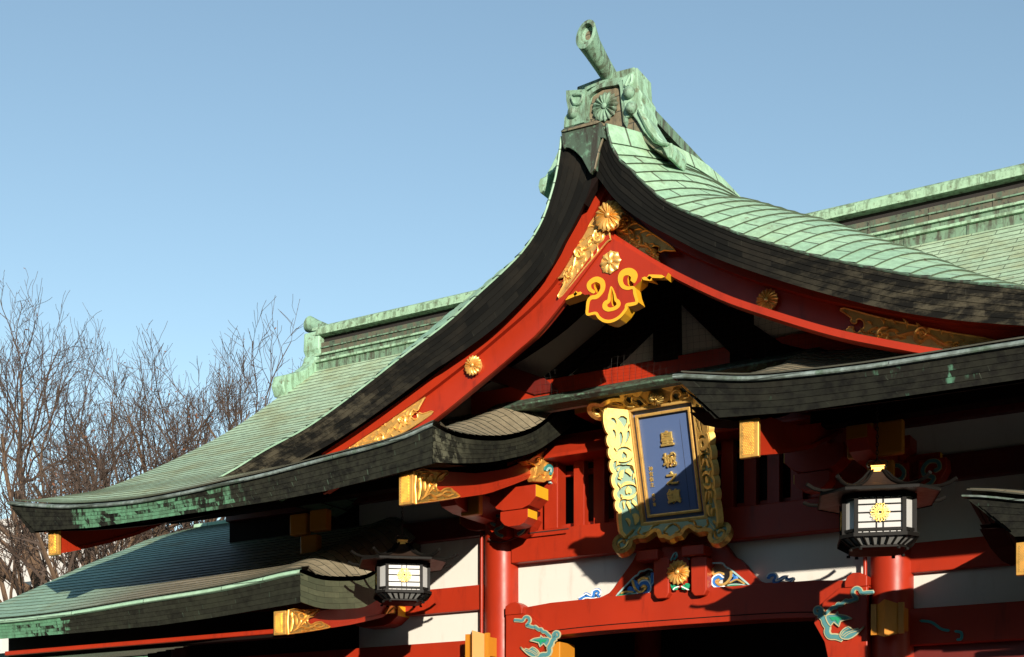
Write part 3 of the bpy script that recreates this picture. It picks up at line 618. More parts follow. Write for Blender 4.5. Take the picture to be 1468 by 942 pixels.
def boss(parent, px, py, Y, rad, mat='gold', n=16, pointed=False, name='chrysanthemum_boss', w=.03, core=.2, h=.26):
    c = P(px, py, Y); m = MB(); chrysanth(m, c[0], c[1], rad, FY(Y), w, n, pointed=pointed, core=core, h=h); f = FY(Y)
    m.loft([[f(c[0] + rad * .8 * math.cos(a), c[1] + rad * .8 * math.sin(a), z) for a in lin(0, 2 * math.pi, 25)] for z in (-.02, w + .01)])
    return m.build(name, mat, parent, smooth=True)
boss(boards[-1], 875.5, 312, -2.26, .165, w=.05, core=.17); boss(boards[-1], 680, 525, -2.245, .115); boss(boards[1], 1101, 432, Yf, .118)

Yp = -2.236
pc = lambda l: crop(l, 800, 360, 7.847)
PEND = [(874, 339)] + [(800, 424)] + pc([(50, 560), (190, 512), (275, 478), (300, 492), (355, 486), (362, 515), (320, 715), (355, 722), (430, 725), (455, 752), (500, 780), (560, 802), (600, 806), (620, 800), (690, 760), (750, 700), (778, 655), (795, 628), (840, 610), (905, 575), (870, 480), (855, 402)]) + pc([(900, 365), (935, 335), (945, 292), (1000, 305), (1055, 322), (1020, 268), (1190, 272), (1208, 302)]) + [(958, 391)]
H1 = pc([(400, 385), (415, 360), (450, 355), (470, 385), (472, 420), (455, 465), (435, 470), (415, 440)])
H2 = pc([(785, 370), (780, 310), (800, 268), (835, 272), (842, 310), (825, 342), (850, 375), (845, 396), (800, 396)])
H3 = pc([(605, 425), (632, 500), (645, 545), (670, 580), (668, 605), (640, 625), (612, 618), (600, 580)])
m2 = MB(); fp = FY(Yp)
m2.prism(pts(Yp, PEND), fp, -.16, 0, holes=[pts(Yp, H1), pts(Yp, H2), pts(Yp, H3)], mi=0, side_mi=1)
pend = m2.build('gable_pendant', ['red', 'yellow'], gate)
m2 = MB(); W = lambda l, w, **k: m2.stroke(pts(Yp, pc(l)), w, fp, .001, .006, flat=True, seg=4, **k)
W([(62, 548), (190, 492), (205, 465), (195, 492), (270, 470)], .035); m2.build('border_paint', 'yellow', pend); m2 = MB()
W([(1200, 290), (1020, 285), (1050, 318), (945, 305)], .035)
m2.build('border_paint', 'yellow', pend)
def ring(hole_c, pts_, w):
    m = MB(); m.stroke(pts(Yp, pc(pts_)), w, fp, .001, .006, flat=True, seg=5, taper=(True, True)); m.build('curl_paint', 'yellow', pend)
ring(0, [(415, 470), (360, 430), (350, 375), (390, 335), (440, 320), (495, 350), (505, 415), (480, 470), (435, 515), (380, 525), (345, 560), (332, 640), (335, 712), (425, 700), (460, 745), (520, 785), (600, 790), (690, 745), (762, 660), (775, 610), (830, 600), (888, 575), (865, 480), (850, 415), (790, 420), (735, 400), (705, 345), (710, 280), (750, 240), (810, 235), (855, 270), (852, 320), (835, 350)], [.03, .05, .06, .06, .055, .05, .045, .035, .03, .03, .035, .035, .035, .04, .035, .03, .04, .05, .075, .08, .075, .06])
ring(0, [(600, 395), (580, 500), (572, 560), (535, 590), (530, 635), (575, 660), (640, 645), (680, 610), (675, 570), (650, 545), (635, 480), (605, 400)], [.015, .03, .045, .06, .05, .04, .045, .045, .035, .02, .01])
boss(pend, 876, 376.5, Yp, .125, 'gold', 8, True, 'star_rosette', w=.012, core=.26, h=.2)

# ------------------------------------------------------------ gable wall behind the boards
Yw = -.8
gl, gr = dense(BL, 40), dense(BR, 40)
prof = [(XC + p[0], p[1] + .48) for p in gl if p[1] > 4.2] + [(XC + p[0], p[1] + .48) for p in gr[::-1] if p[1] > 4.2]
m2 = MB(); m2.prism([(prof[0][0], 4.6)] + prof + [(prof[-1][0], 4.6)], FY(Yw), -.1, 0); gw = m2.build('gable_wall', 'plaster_warm_lit', gate)
def timber(l, Y, name='truss_timber', parent=gw, mat='red_shaded', t=.16):
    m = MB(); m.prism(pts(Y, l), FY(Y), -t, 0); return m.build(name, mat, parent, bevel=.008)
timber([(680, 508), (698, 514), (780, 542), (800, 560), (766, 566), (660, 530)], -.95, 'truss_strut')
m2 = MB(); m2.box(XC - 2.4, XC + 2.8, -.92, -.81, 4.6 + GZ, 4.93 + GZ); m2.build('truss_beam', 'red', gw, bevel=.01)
timber([(774, 545), (800, 540), (900, 463), (930, 400), (880, 455)], -.93, 'truss_brace', mat='shade_black_wood'); timber([(820, 536), (872, 528), (946, 455), (940, 400), (905, 455)], -.94, 'truss_brace', mat='shade_black_wood')  # braces coloured near black instead of red, as the gable's shade
timber([(936, 400), (970, 396), (972, 515), (936, 520)], -.925, 'king_post', mat='shade_black_wood')
timber([(950, 380), (985, 400), (1120, 492), (1230, 520), (1150, 532), (1046, 505), (970, 430)], -.96, 'truss_brace', mat='shade_black_wood')
timber([(1046, 400), (1075, 400), (1075, 520), (1046, 520)], -.925, 'king_post', mat='shade_black_wood')
# bird net in front of the gable wall
m2 = MB(); Yn = -1.05; rn = random.Random(2)
def nz(x): return lerp_tab([(XC + p[0], p[1] + .05) for p in dense(BB[-1], 30)][::-1] + [(XC + p[0], p[1] + .05) for p in dense(BB[1], 30)][1:], x)
x = XC - 3.0
while x < XC + 3.4:
    z1 = nz(x)
    if z1 > 4.6: m2.tube([(x + .015 * math.sin(z * 9 + x * 3), Yn + .05 * math.sin(z * 2.3 + x), z + GZ) for z in lin(4.55, z1 + .2, 9)], .0010, 3, cap=False)
    x += .075
z = 4.6
while z < 6.1:
    xs = [x for x in lin(XC - 3.2, XC + 3.5, 90) if nz(x) + .2 > z]
    if len(xs) > 2: m2.tube([(x, Yn + .05 * math.sin(z * 2.3 + x), z + .012 * math.sin(x * 6 + z) + GZ) for x in xs], .0010, 3, cap=False)
    z += .075
m2.build('bird_net', 'net', gate)

# ------------------------------------------------------------ bargeboards under the inner and outer verges
def wing_board(x, sg, top, bot, y0, y1, parent, nose=True, fit=True, label=None):
    # sg: +1 the seen face looks to +X
    m = MB(); ys = lin(y0, y1, 16)
    f = lambda xx: [[(xx, y, bot(y) + GZ) for y in ys], [(xx, y, top(y) + GZ) for y in ys]]
    a, b = f(x), f(x - .12 * sg)
    m.loft([a[0], a[1], b[1], b[0], a[0]])
    for i in (0, -1): m.add([a[0][i], a[1][i], b[1][i], b[0][i]], [(0, 1, 2, 3)])
    bd = m.build('eave_bargeboard', 'red', parent, label=label)
    m = MB(); a = f(x + .018 * sg); b = f(x + .002 * sg)
    low = [(p[0], p[1], p[2] + .045) for p in a[0]]; lowb = [(p[0], p[1], p[2] + .045) for p in b[0]]
    m.loft([a[0], low, lowb]); m.build('lower_moulding', 'red', bd)
    if nose:
        zt, zb = top(y0) + .015, bot(y0) - .02; m = MB()
        m.box(x - .155, x + .03, y0 - .05, y0 + .0, zb + GZ, zt + GZ)
        m.build('gilded_nose_plate', 'gold_deep', bd, bevel=.006)
        m = MB(); rr = random.Random(5)
        for i in range(6):
            for j in range(20):
                cx = x - .125 + .018 * i + (.009 if j % 2 else 0); cz = zb + .035 + j * (zt - zb - .07) / 19
                m.box(cx - .005, cx + .005, y0 - .058, y0 - .05, cz - .004 + GZ, cz + .004 + GZ)
        m.build('pierced_grid', 'gold_leaf', bd)
        if fit:
            g = lambda u, v, w=0: (x + sg * (.022 + w), u, v + GZ); L = fit
            NF = [(0, 0), (0, 1), (.36, .95), (.71, .93), (.73, .82), (.66, .76), (.60, .64), (.49, .60), (.45, .48), (.49, .36), (.57, .30), (.66, .37), (.80, .37), (.86, .29), (1.0, .13), (.97, .06), (.5, .02)]
            hh = (zt - zb) / 2; o = [(y0 + u * L, (bot(y0 + u * L) - .012) + v * (zt - zb + .0) * (1 if v else 1)) for u, v in NF]
            m = MB(); m.prism(o, g, 0, .006); m.build('fitting_ground', 'gold_dull', bd)
            m = MB(); m.stroke(o + [o[0]], .016, g, .004, .016, seg=2, taper=(False, False))
            q_ = lambda l: [(y0 + u * L, (bot(y0 + u * L) - .012) + v * (zt - zb)) for u, v in l]
            for l, w_ in (([(.05, .1), (.1, .5), (.08, .85), (.18, .7), (.2, .35)], .03), ([(.2, .2), (.3, .5), (.24, .75), (.34, .85), (.42, .7), (.36, .55), (.30, .65)], .035), ([(.3, .3), (.42, .5), (.5, .75), (.62, .84), (.66, .88)], .03), ([(.12, .1), (.3, .25), (.45, .15), (.6, .2), (.72, .12), (.88, .18)], .032), ([(.45, .3), (.38, .4), (.4, .5)], .02), ([(.6, .22), (.7, .28), (.8, .24)], .025), ([(.14, .9), (.25, .88), (.3, .92)], .02), ([(.5, .9), (.58, .88), (.56, .78)], .02), ([(.05, .95), (.12, .8), (.06, .65)], .02), ([(.3, .08), (.4, .06), (.5, .08)], .02)):
                m.stroke(q_(l), [w_ * .5, w_, w_ * .5], g, .006, .02, seg=3)
            m.build('gilded_nose_fitting', 'gold_deep', bd, smooth=True)
    return bd
btop = lambda y: lerp_tab([(-3.04, 3.434), (-2.36, 3.50), (-1.77, 3.604), (-1.1, 3.80), (-.4, 4.10)], y) + .09 * max(0, min(1, (y + 3.0) * 3))
bbot = lambda y: lerp_tab([(-3.04, 3.115), (-2.25, 3.311), (-1.557, 3.501), (-.937, 3.74), (-.4, 3.96)], y)
wb = wing_board(-8.1, 1, btop, bbot, -3.04, -.42, gate, fit=.84)
wing_board(-4.26, 1, btop, bbot, -3.04, -.42, gate, fit=None)
gt2 = lambda y: G(y) - .34; gb2 = lambda y: G(y) - .66
wing_board(XC - 7.28, 1, lambda y: gt2(max(y, -3.02)) + .03, lambda y: gb2(max(y, -3.02)) - .02, -3.04, 3.1, gate, fit=None)
wing_board(XC + 7.5, 1, lambda y: gt2(y), lambda y: gb2(y), -3.04, 3.1, gate, fit=None)
# carved orange-gold fitting where the left board dies into the bracket
Yc = -.62; m2 = MB(); fc = FX(-8.06); cc = lambda l: [PX(*p, -8.06) for p in crop(l, 720, 620, 7.85)]
m2.prism(cc([(205, 330), (270, 300), (340, 270), (400, 225), (490, 170), (500, 235), (555, 240), (600, 265), (600, 490), (550, 505), (530, 540), (490, 545), (450, 565), (400, 560), (330, 555), (312, 515), (345, 460), (340, 400), (370, 380), (340, 360), (280, 370)]), fc, -.05, .03)
fo = m2.build('carved_end_fitting', 'gold_deep', wb, bevel=.006)
m2 = MB()
for l, w_ in (([(215, 330), (300, 345), (350, 380), (345, 450), (330, 510)], .02), ([(350, 330), (365, 295), (405, 300), (405, 345), (380, 370)], .022), ([(440, 520), (470, 440), (455, 390), (480, 350), (530, 360), (545, 420), (520, 520)], .03), ([(420, 300), (500, 280), (580, 270), (585, 470)], .018), ([(345, 520), (400, 470), (450, 500), (470, 550)], .02), ([(560, 300), (540, 340), (560, 400)], .015), ([(260, 320), (340, 270), (480, 190)], .02)):
    m2.stroke(cc(l), w_, fc, .03, .02)
m2.build('carved_relief', 'gold_deep', fo)
m2 = MB(); m2.stroke(cc([(440, 430), (465, 385), (510, 385), (525, 430), (500, 480)]), .035, fc, .035, .022, flat=True); m2.build('painted_curl', 'teal', fo)
m2 = MB(); m2.stroke(cc([(455, 440), (475, 410), (505, 415), (505, 460)]), .03, fc, .05, .012, flat=True); m2.build('painted_curl_edge', 'pale_blue', fo)
m2 = MB(); m2.stroke(cc([(520, 560), (545, 585), (560, 640), (550, 685), (575, 650), (578, 620), (560, 570), (540, 545)]), .02, fc, .0, .03, flat=True); m2.build('hanging_tassel', 'pale_blue', fo)

# purlin showing as a thin line under the left eave, eave support beams
for sg in (-1, 1):
    a, b = (XC - 7.4, XC - 1.9) if sg < 0 else (XC + 1.95, XC + 7.4)
    m2 = MB(); m2.box(a, b, -1.15, -.95, 3.84 + GZ, 4.02 + GZ); m2.build('eave_purlin', 'shade_black_wood', gate, bevel=.01)

# ------------------------------------------------------------ pillars, beams and panels of the front
def hb(name, mat, x0, x1, y0, y1, h0, h1, parent=gate, bevel=.012, label=None):
    m = MB(); m.box(x0, x1, y0, y1, h0 + GZ, h1 + GZ); return m.build(name, mat, parent, bevel=bevel, label=label)
PXS = (-8.83, -3.83)
for i, x in enumerate(PXS):
    for y in (0, 4.4):
        m2 = MB(); m2.tube([(x, y, 0.12), (x, y, .5), (x, y, 3.0), (x, y, 3.62 + GZ)], [.245, .24, .235, .225], 40); pl = m2.build('pillar', 'red', gate, smooth=True)
        m2 = MB(); m2.tube([(x, y, 0.0), (x, y, .10), (x, y, .14)], [.36, .34, .27], 32); m2.build('stone_base', 'white', pl, smooth=True)
xl, xr = PXS[0] + .22, PXS[1] - .22
# black line and pipe beside the pillars
for x in (-9.085, -4.10):
    m2 = MB(); m2.tube([(x, -.10, 1.2), (x, -.10, 3.5 + GZ - .1)], .022, 10); m2.build('rain_pipe', 'red', gate, smooth=True)
hb('tie_beam', 'red', xl - .01, xr + .01, -.14, .12, 2.955, 3.335)
hb('tie_beam_upper', 'red', PXS[0] + .72, xr - .4, -.10, .14, 4.22, 4.50)
hb('wall_panel', 'white', xl - .05, xr + .05, .02, .10, 2.30, 2.96, bevel=0)
# lattice of upright slats above the tie beam
hb('lattice_backing', 'dark', xl, xr, .30, .34, 3.3, 4.9, bevel=0)
hb('lattice_rail', 'red', xl + .1, xr - .1, .10, .16, 4.02, 4.09); hb('lattice_rail', 'red', xl + .1, xr - .1, .10, .16, 3.36, 3.43)
k = 0
for off in [-1.37 + .28 * i for i in range(11)]:
    hb('lattice_slat', 'red', XC + off - .075, XC + off + .075, -.03, .09, 3.335, 4.225, bevel=.006)
for sg in (-1, 1):
    hb('lattice_post', 'red', XC + sg * 1.72 - .1, XC + sg * 1.72 + .1, -.12, .1, 3.335, 4.4)
    hb('lattice_side_board', 'red', min(XC + sg * 2.4, XC + sg * 1.82), max(XC + sg * 2.4, XC + sg * 1.82), -.05, .08, 3.335, 4.6, bevel=0)
# sloping hood over the lattice
m2 = MB(); m2.prism([(-.36, 4.16), (-.36, 4.20), (-.12, 4.46), (.1, 4.46), (.1, 4.16)], lambda u, v, w=0: (w, u, v + GZ), XC - 1.78, XC + 1.78); m2.build('lattice_hood', 'red', gate, bevel=.008)
hb('hood_post', 'red', XC - .95, XC + .95, -.1, .1, 4.45, 4.9)
# small square beam end with orange tip beside the plaque
m2 = MB(); c = P(842, 585, -.45)
for p, q_ in (((824, 580, 852, 594), 0),):
    a = P(824, 594, -.5); b = P(843, 580, -.5)
    m2.box(a[0], b[0], -.5, .2, a[1] + GZ, b[1] + GZ, 0); m2.box(a[0] + .002, b[0] - .002, -.508, -.5, a[1] + .002 + GZ, b[1] - .002 + GZ, 1)
m2.build('beam_end', ['red', 'orange'], gate)

# rainbow beam with its lobed shoulders
zt, zb = 2.405, 2.005
top = [(xl - .02, 2.30), (xl + .05, 2.40), (xl + .25, 2.37), (xl + .6, 2.40), (XC - 1, 2.41), (XC, 2.425), (XC + 1, 2.41), (xr - .6, 2.40), (xr - .25, 2.37), (xr - .05, 2.40), (xr + .02, 2.30)]
bot = [(xl - .02, 1.96), (xl + .5, 1.975), (xl + .75, 1.99), (XC - 1, 2.005), (XC, 2.01), (XC + 1, 2.005), (xr - .75, 1.99), (xr - .5, 1.975), (xr + .02, 1.96)]
m2 = MB(); m2.prism(top + bot[::-1], FY(-.2), -.34, 0); rb = m2.build('rainbow_beam', 'red', gate, bevel=.02)
m2 = MB(); m2.stroke([(xl + .42, 1.99), (xl + .62, 2.045), (XC - 1, 2.07), (XC, 2.075), (XC + 1, 2.07), (xr - .62, 2.045), (xr - .42, 1.99)], .012, FY(-.2), .0, .004, flat=True); m2.build('carved_line', 'shade_black_wood', rb)
for sg, x in ((-1, xl), (1, xr)):
    m2 = MB(); s_ = -sg; m2.prism([(x - .02 * s_, 2.28), (x - .02 * s_, 2.39), (x + .06 * s_, 2.43), (x + .14 * s_, 2.435), (x + .20 * s_, 2.40), (x + .23 * s_, 2.34), (x + .23 * s_, 2.28)], FY(-.27), -.2, 0); m2.build('beam_shoulder', 'red', rb, bevel=.01)
    m2 = MB(); m2.prism([(x - .02 * s_, 1.30), (x - .02 * s_, 2.28), (x + .30 * s_, 2.28), (x + .50 * s_, 2.12), (x + .58 * s_, 1.92), (x + .46 * s_, 1.70), (x + .42 * s_, 1.52), (x + .1 * s_, 1.30)], FY(-.26), -.24, 0); m2.build('carved_bracket', 'red', rb, bevel=.012)
hb('ochre_block', 'orange', -8.08, -7.93, -.1, .3, 1.55, 1.92)
# carved vine reliefs, teal with pale edges
def carve(name, Y, items, parent):
    f = FY(Y); made = {}
    for mat, l, w_, hgt in items:
        mm = made.setdefault((mat, hgt), MB()); mm.stroke(pts(Y, l), w_, f, 0, hgt, flat=True, seg=4)
    for i, ((mat, hgt), mm) in enumerate(made.items()): mm.build(name, mat, parent)
def vine(Y, T, parent):
    A = T([(460, 237), (520, 240), (570, 243), (590, 212), (618, 200), (645, 215), (652, 248), (635, 278), (618, 298), (660, 312), (700, 322), (715, 315), (740, 335), (765, 350), (785, 345), (805, 372), (835, 378), (870, 410), (905, 445)])
    circ = T([(940, 445), (928, 410), (948, 382), (978, 380), (994, 402), (985, 430), (960, 434), (948, 412), (965, 402)])
    B_ = T([(965, 440), (920, 475), (905, 520), (880, 560), (885, 600), (860, 640), (800, 645), (735, 668)])
    leaf = T([(660, 480), (710, 452), (780, 440), (785, 415), (810, 440), (850, 440), (892, 455), (885, 500), (850, 548), (822, 512), (775, 552), (760, 505)])
    inner = T([(705, 472), (780, 462), (862, 466), (835, 500), (805, 492), (785, 525), (770, 490)])
    wing = T([(548, 552), (600, 588), (605, 568), (650, 580), (690, 552), (740, 580), (768, 625), (750, 660), (690, 668), (620, 628)])
    f = FY(Y)
    def put_(mat, fn_, name='vine_carving'): m = MB(); fn_(m); return m.build(name, mat, parent)
    for l, w0, w1 in ((A, .052, .033), (B_, .08, .05), (circ, .05, .026)):
        put_('cream', lambda m: m.stroke(pts(Y, l), w0, f, 0, .012, flat=True)); put_('teal_mid', lambda m: m.stroke(pts(Y, l), w1, f, .0, .018, flat=True))
    for l, nm in ((leaf, 'leaf_carving'), (wing, 'feather_carving')):
        o = pts(Y, l); put_('teal_mid', lambda m: m.prism(o, f, 0, .02), nm); put_('cream', lambda m: m.stroke(o + [o[0]], .012, f, .012, .014, flat=True, seg=2, taper=(False, False)), 'leaf_edge')
    put_('green', lambda m: m.prism(pts(Y, inner), f, .02, .026), 'leaf_vein')
    for l in ([(600, 590), (680, 615), (735, 655)], [(640, 585), (705, 608), (750, 645)], [(690, 572), (735, 600), (758, 640)]):
        put_('cream', lambda m: m.stroke(pts(Y, T(l)), .008, f, .018, .008, flat=True), 'feather_line')
vine(-.265, lambda l: crop(l, 680, 860, 8.155), rb)
def Tr(l):        # the right shoulder carries the same carving mirrored
    return [(1253.8 - (x - 736.4) * 1.30, 849 + (y - 889) * 1.28) for x, y in crop(l, 680, 860, 8.155)]
vine(-.265, Tr, rb)

# frog-leg strut between the beams
Ys = -.12
fl = [(827, 864), (850, 860), (864, 854.6), (873, 850), (881, 841), (893.6, 822.7), (906, 805.6), (914, 790), (930, 776), (1030, 768), (1053.6, 798.8), (1059.7, 800.7), (1068, 809), (1078, 823), (1088, 832.5), (1098, 835.5), (1120, 834), (1139, 833), (1139, 842), (980, 860)]
op1 = [(884, 856), (908, 829), (913, 824), (918, 823), (924, 818), (931.6, 815.4), (936.5, 819), (939, 829), (934, 840), (932, 850), (912, 853)]
op2 = [(1020.5, 842.6), (1074, 839), (1048.7, 816.6), (1041, 813), (1037.6, 808), (1029, 807), (1020.5, 808), (1017, 813), (1010.6, 813), (1010.6, 829), (1016, 835)]
m2 = MB(); m2.prism(pts(Ys, fl), FY(Ys), -.12, 0, holes=[pts(Ys, op1), pts(Ys, op2)]); fs = m2.build('frog_leg_strut', 'red', gate, bevel=.008)
L_ = lambda l: crop(l, 820, 770, 8.155); Rr = lambda l: crop(l, 980, 770, 8.155)
S1 = [('pale_blue', L_([(500, 712), (720, 480), (770, 445), (800, 405), (850, 395), (900, 372), (945, 392)]), .020, .016), ('green', L_([(510, 705), (720, 492)]), .008, .02),
      ('blue', L_([(650, 600), (740, 620), (760, 560), (700, 520)]), .07, .012), ('blue', L_([(760, 620), (820, 680), (890, 650), (915, 590), (880, 535), (830, 545), (815, 590)]), .055, .022),
      ('white_line', L_([(750, 600), (800, 690), (900, 665), (935, 590), (895, 515), (820, 520), (790, 560)]), .016, .03), ('gold', L_([(715, 500), (735, 580), (780, 640), (830, 640), (870, 600), (850, 570), (820, 600)]), .03, .030),
      ('gold', L_([(800, 560), (790, 510), (850, 480), (900, 500)]), .03, .02), ('blue', L_([(950, 410), (955, 470), (960, 520), (925, 570)]), .05, .026), ('pale_blue', L_([(905, 450), (930, 490), (935, 560), (970, 520), (965, 440)]), .012, .034),
      ('green', L_([(530, 705), (620, 690), (700, 665), (760, 680)]), .055, .018), ('pale_blue', L_([(600, 700), (680, 655), (720, 665), (770, 660)]), .012, .026), ('gold', L_([(570, 665), (640, 640), (730, 645)]), .022, .024),
      ('blue', L_([(80, 745), (150, 700), (170, 670), (240, 705), (260, 640), (310, 622), (325, 660), (300, 700)]), .05, .02), ('white_line', L_([(70, 725), (150, 680), (180, 665), (235, 690), (250, 635), (310, 612), (345, 650), (325, 690)]), .014, .028),
      ('white_line', L_([(110, 755), (170, 715), (260, 720), (300, 705)]), .014, .028)]
carve('painted_carving', Ys, S1, fs)
S2 = [('pale_blue', Rr([(300, 350), (330, 312), (400, 305), (460, 310), (500, 355), (560, 385), (790, 578)]), .020, .016), ('green', Rr([(560, 395), (780, 575)]), .008, .02),
      ('blue', Rr([(265, 350), (275, 420), (290, 480), (330, 515)]), .06, .026), ('pale_blue', Rr([(245, 400), (255, 480), (300, 535), (335, 530)]), .014, .034),
      ('blue', Rr([(480, 600), (390, 585), (355, 540), (370, 480), (430, 455), (455, 500)]), .055, .022), ('white_line', Rr([(490, 575), (400, 595), (340, 550), (350, 480), (420, 440), (475, 480)]), .016, .03),
      ('gold', Rr([(560, 390), (560, 470), (500, 545), (430, 560), (390, 520), (430, 500)]), .03, .03), ('gold', Rr([(340, 370), (360, 440), (420, 420), (480, 440)]), .03, .02), ('blue', Rr([(580, 430), (560, 500), (640, 470)]), .06, .016),
      ('green', Rr([(500, 590), (600, 570), (680, 580), (770, 590)]), .055, .018), ('pale_blue', Rr([(510, 570), (590, 555), (700, 560), (780, 585)]), .012, .026), ('gold', Rr([(530, 545), (620, 500), (660, 510), (720, 550)]), .02, .024),
      ('blue', Rr([(985, 490), (1010, 450), (1060, 440), (1085, 480), (1060, 520), (1110, 510), (1170, 475), (1220, 470)]), .045, .02), ('white_line', Rr([(970, 480), (1010, 430), (1075, 425), (1105, 470), (1085, 515), (1160, 490), (1230, 450)]), .014, .028),
      ('blue', Rr([(1190, 490), (1240, 500), (1290, 490), (1240, 530)]), .04, .02), ('white_line', Rr([(1180, 485), (1240, 515), (1300, 480), (1270, 530), (1210, 545)]), .013, .028)]
carve('painted_carving', Ys, S2, fs)
Yq = -.30
for l in ([(936.5, 803), (943, 800), (954, 799), (959, 801), (959, 850), (955, 857), (941, 858), (937, 852)], [(990, 800), (996, 797), (1008, 796), (1013, 798), (1013, 846), (1009, 853), (995, 854), (990.5, 848)]):
    m2 = MB(); m2.prism(pts(Yq, l), FY(Yq), -.2, 0); m2.build('strut_post', 'red', fs, bevel=.022)
for x0, x1, h0, h1 in ((-6.78, -6.50, 2.78, 2.90), (-6.20, -5.92, 2.78, 2.90)):
    hb('strut_cap', 'red', x0 + .02, x1 + .02, -.36, -.1, h0, h1, fs)
hb('strut_back', 'red', -6.5, -6.15, -.2, -.1, 2.44, 2.95, fs)
boss(fs, 973.5, 821, -.27, .150, 'gold', 16, w=.03, h=.28)
carve('painted_carving', -.25, [('green', L_([(1180, 540), (1200, 590), (1240, 590)]), .06, .02), ('green', L_([(1360, 540), (1340, 590), (1290, 580)]), .06, .02), ('white_line', L_([(1190, 625), (1210, 600), (1260, 580)]), .014, .03), ('white_line', L_([(1370, 620), (1330, 600), (1280, 575)]), .014, .03),
      ('teal', L_([(1170, 270), (1190, 210), (1220, 190), (1225, 235), (1190, 270)]), .02, .02), ('teal', L_([(1375, 265), (1350, 220), (1320, 180), (1310, 215), (1335, 245)]), .02, .02), ('pale_blue', L_([(1160, 285), (1180, 230), (1225, 180), (1240, 230)]), .008, .028), ('pale_blue', L_([(1385, 270), (1350, 240), (1300, 180)]), .008, .028)], fs)

# walls left and right of the bay
for sg in (-1, 1):
    def X_(o0, o1): a, b = XC + sg * o0, XC + sg * o1; return min(a, b), max(a, b)
    a, b = X_(2.62, 4.85)
    hb('wall_panel', 'white', a, b, .02, .1, 2.60, 3.42, bevel=0); hb('wall_panel', 'white', a, b, .02, .1, 2.0, 2.5, bevel=0); hb('wall_panel', 'white', a, b, .02, .1, 3.6, 4.02, bevel=0)
    a, b = X_(2.5, 7.2)
    hb('wall_rail', 'red', a, b, -.07, .1, 2.41, 2.735); hb('wall_rail', 'red', a, b, -.09, .1, 1.62, 2.02); hb('wall_rail', 'red_shaded', a, b, -.09, .1, 3.365, 3.645); hb('wall_rail', 'red_shaded', a, b, -.09, .1, 4.01, 4.40)
    hb('lower_wall', 'red_shaded', a, b, .02, .1, -1.6, 1.65, bevel=0)
    a, b = X_(4.83, 7.2); hb('side_wall_boarding', 'shade_black_wood', a, b, .0, .12, 1.6, 4.6, bevel=0)
# closed body behind the front so that the doorway stays dark
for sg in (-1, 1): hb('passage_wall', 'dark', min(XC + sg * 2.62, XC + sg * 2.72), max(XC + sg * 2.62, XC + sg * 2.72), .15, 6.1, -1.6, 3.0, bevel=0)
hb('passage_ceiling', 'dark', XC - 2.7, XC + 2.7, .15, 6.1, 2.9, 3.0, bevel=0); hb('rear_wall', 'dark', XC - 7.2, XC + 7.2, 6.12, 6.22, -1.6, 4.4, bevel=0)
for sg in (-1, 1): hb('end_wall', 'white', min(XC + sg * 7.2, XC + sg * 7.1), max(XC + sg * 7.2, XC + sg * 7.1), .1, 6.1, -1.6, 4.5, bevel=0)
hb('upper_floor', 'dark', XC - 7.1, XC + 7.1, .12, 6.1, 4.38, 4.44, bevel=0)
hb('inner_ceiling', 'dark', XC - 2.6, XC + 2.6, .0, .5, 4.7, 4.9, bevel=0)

# bracket sets on the two pillars
def arm(x0, x1, y0, y1, h0, h1, parent, tipL=True, tipR=True, tip='yellow', name='bracket_arm'):
    m = MB(); c_ = min(.24, (x1 - x0) * .3); hh = h1 - h0
    prof = [(x0, h1), (x0, h0 + hh * .45), (x0 + c_ * .5, h0 + hh * .12), (x0 + c_, h0), (x1 - c_, h0), (x1 - c_ * .5, h0 + hh * .12), (x1, h0 + hh * .45), (x1, h1)]
    m.prism(prof, FY(y0), -(y1 - y0), 0); o = m.build(name, 'red', parent, bevel=.006)
    if tipL: m = MB(); m.box(x0 - .008, x0 - .0005, y0 + .004, y1 - .004, h0 + hh * .47 + GZ, h1 - .004 + GZ); m.build('painted_tip', tip, o)
    m = MB()
    if tipR: m.box(x1 + .0005, x1 + .008, y0 + .004, y1 - .004, h0 + hh * .47 + GZ, h1 - .004 + GZ)
    if tipR: m.build('painted_tip', tip, o)
    return o
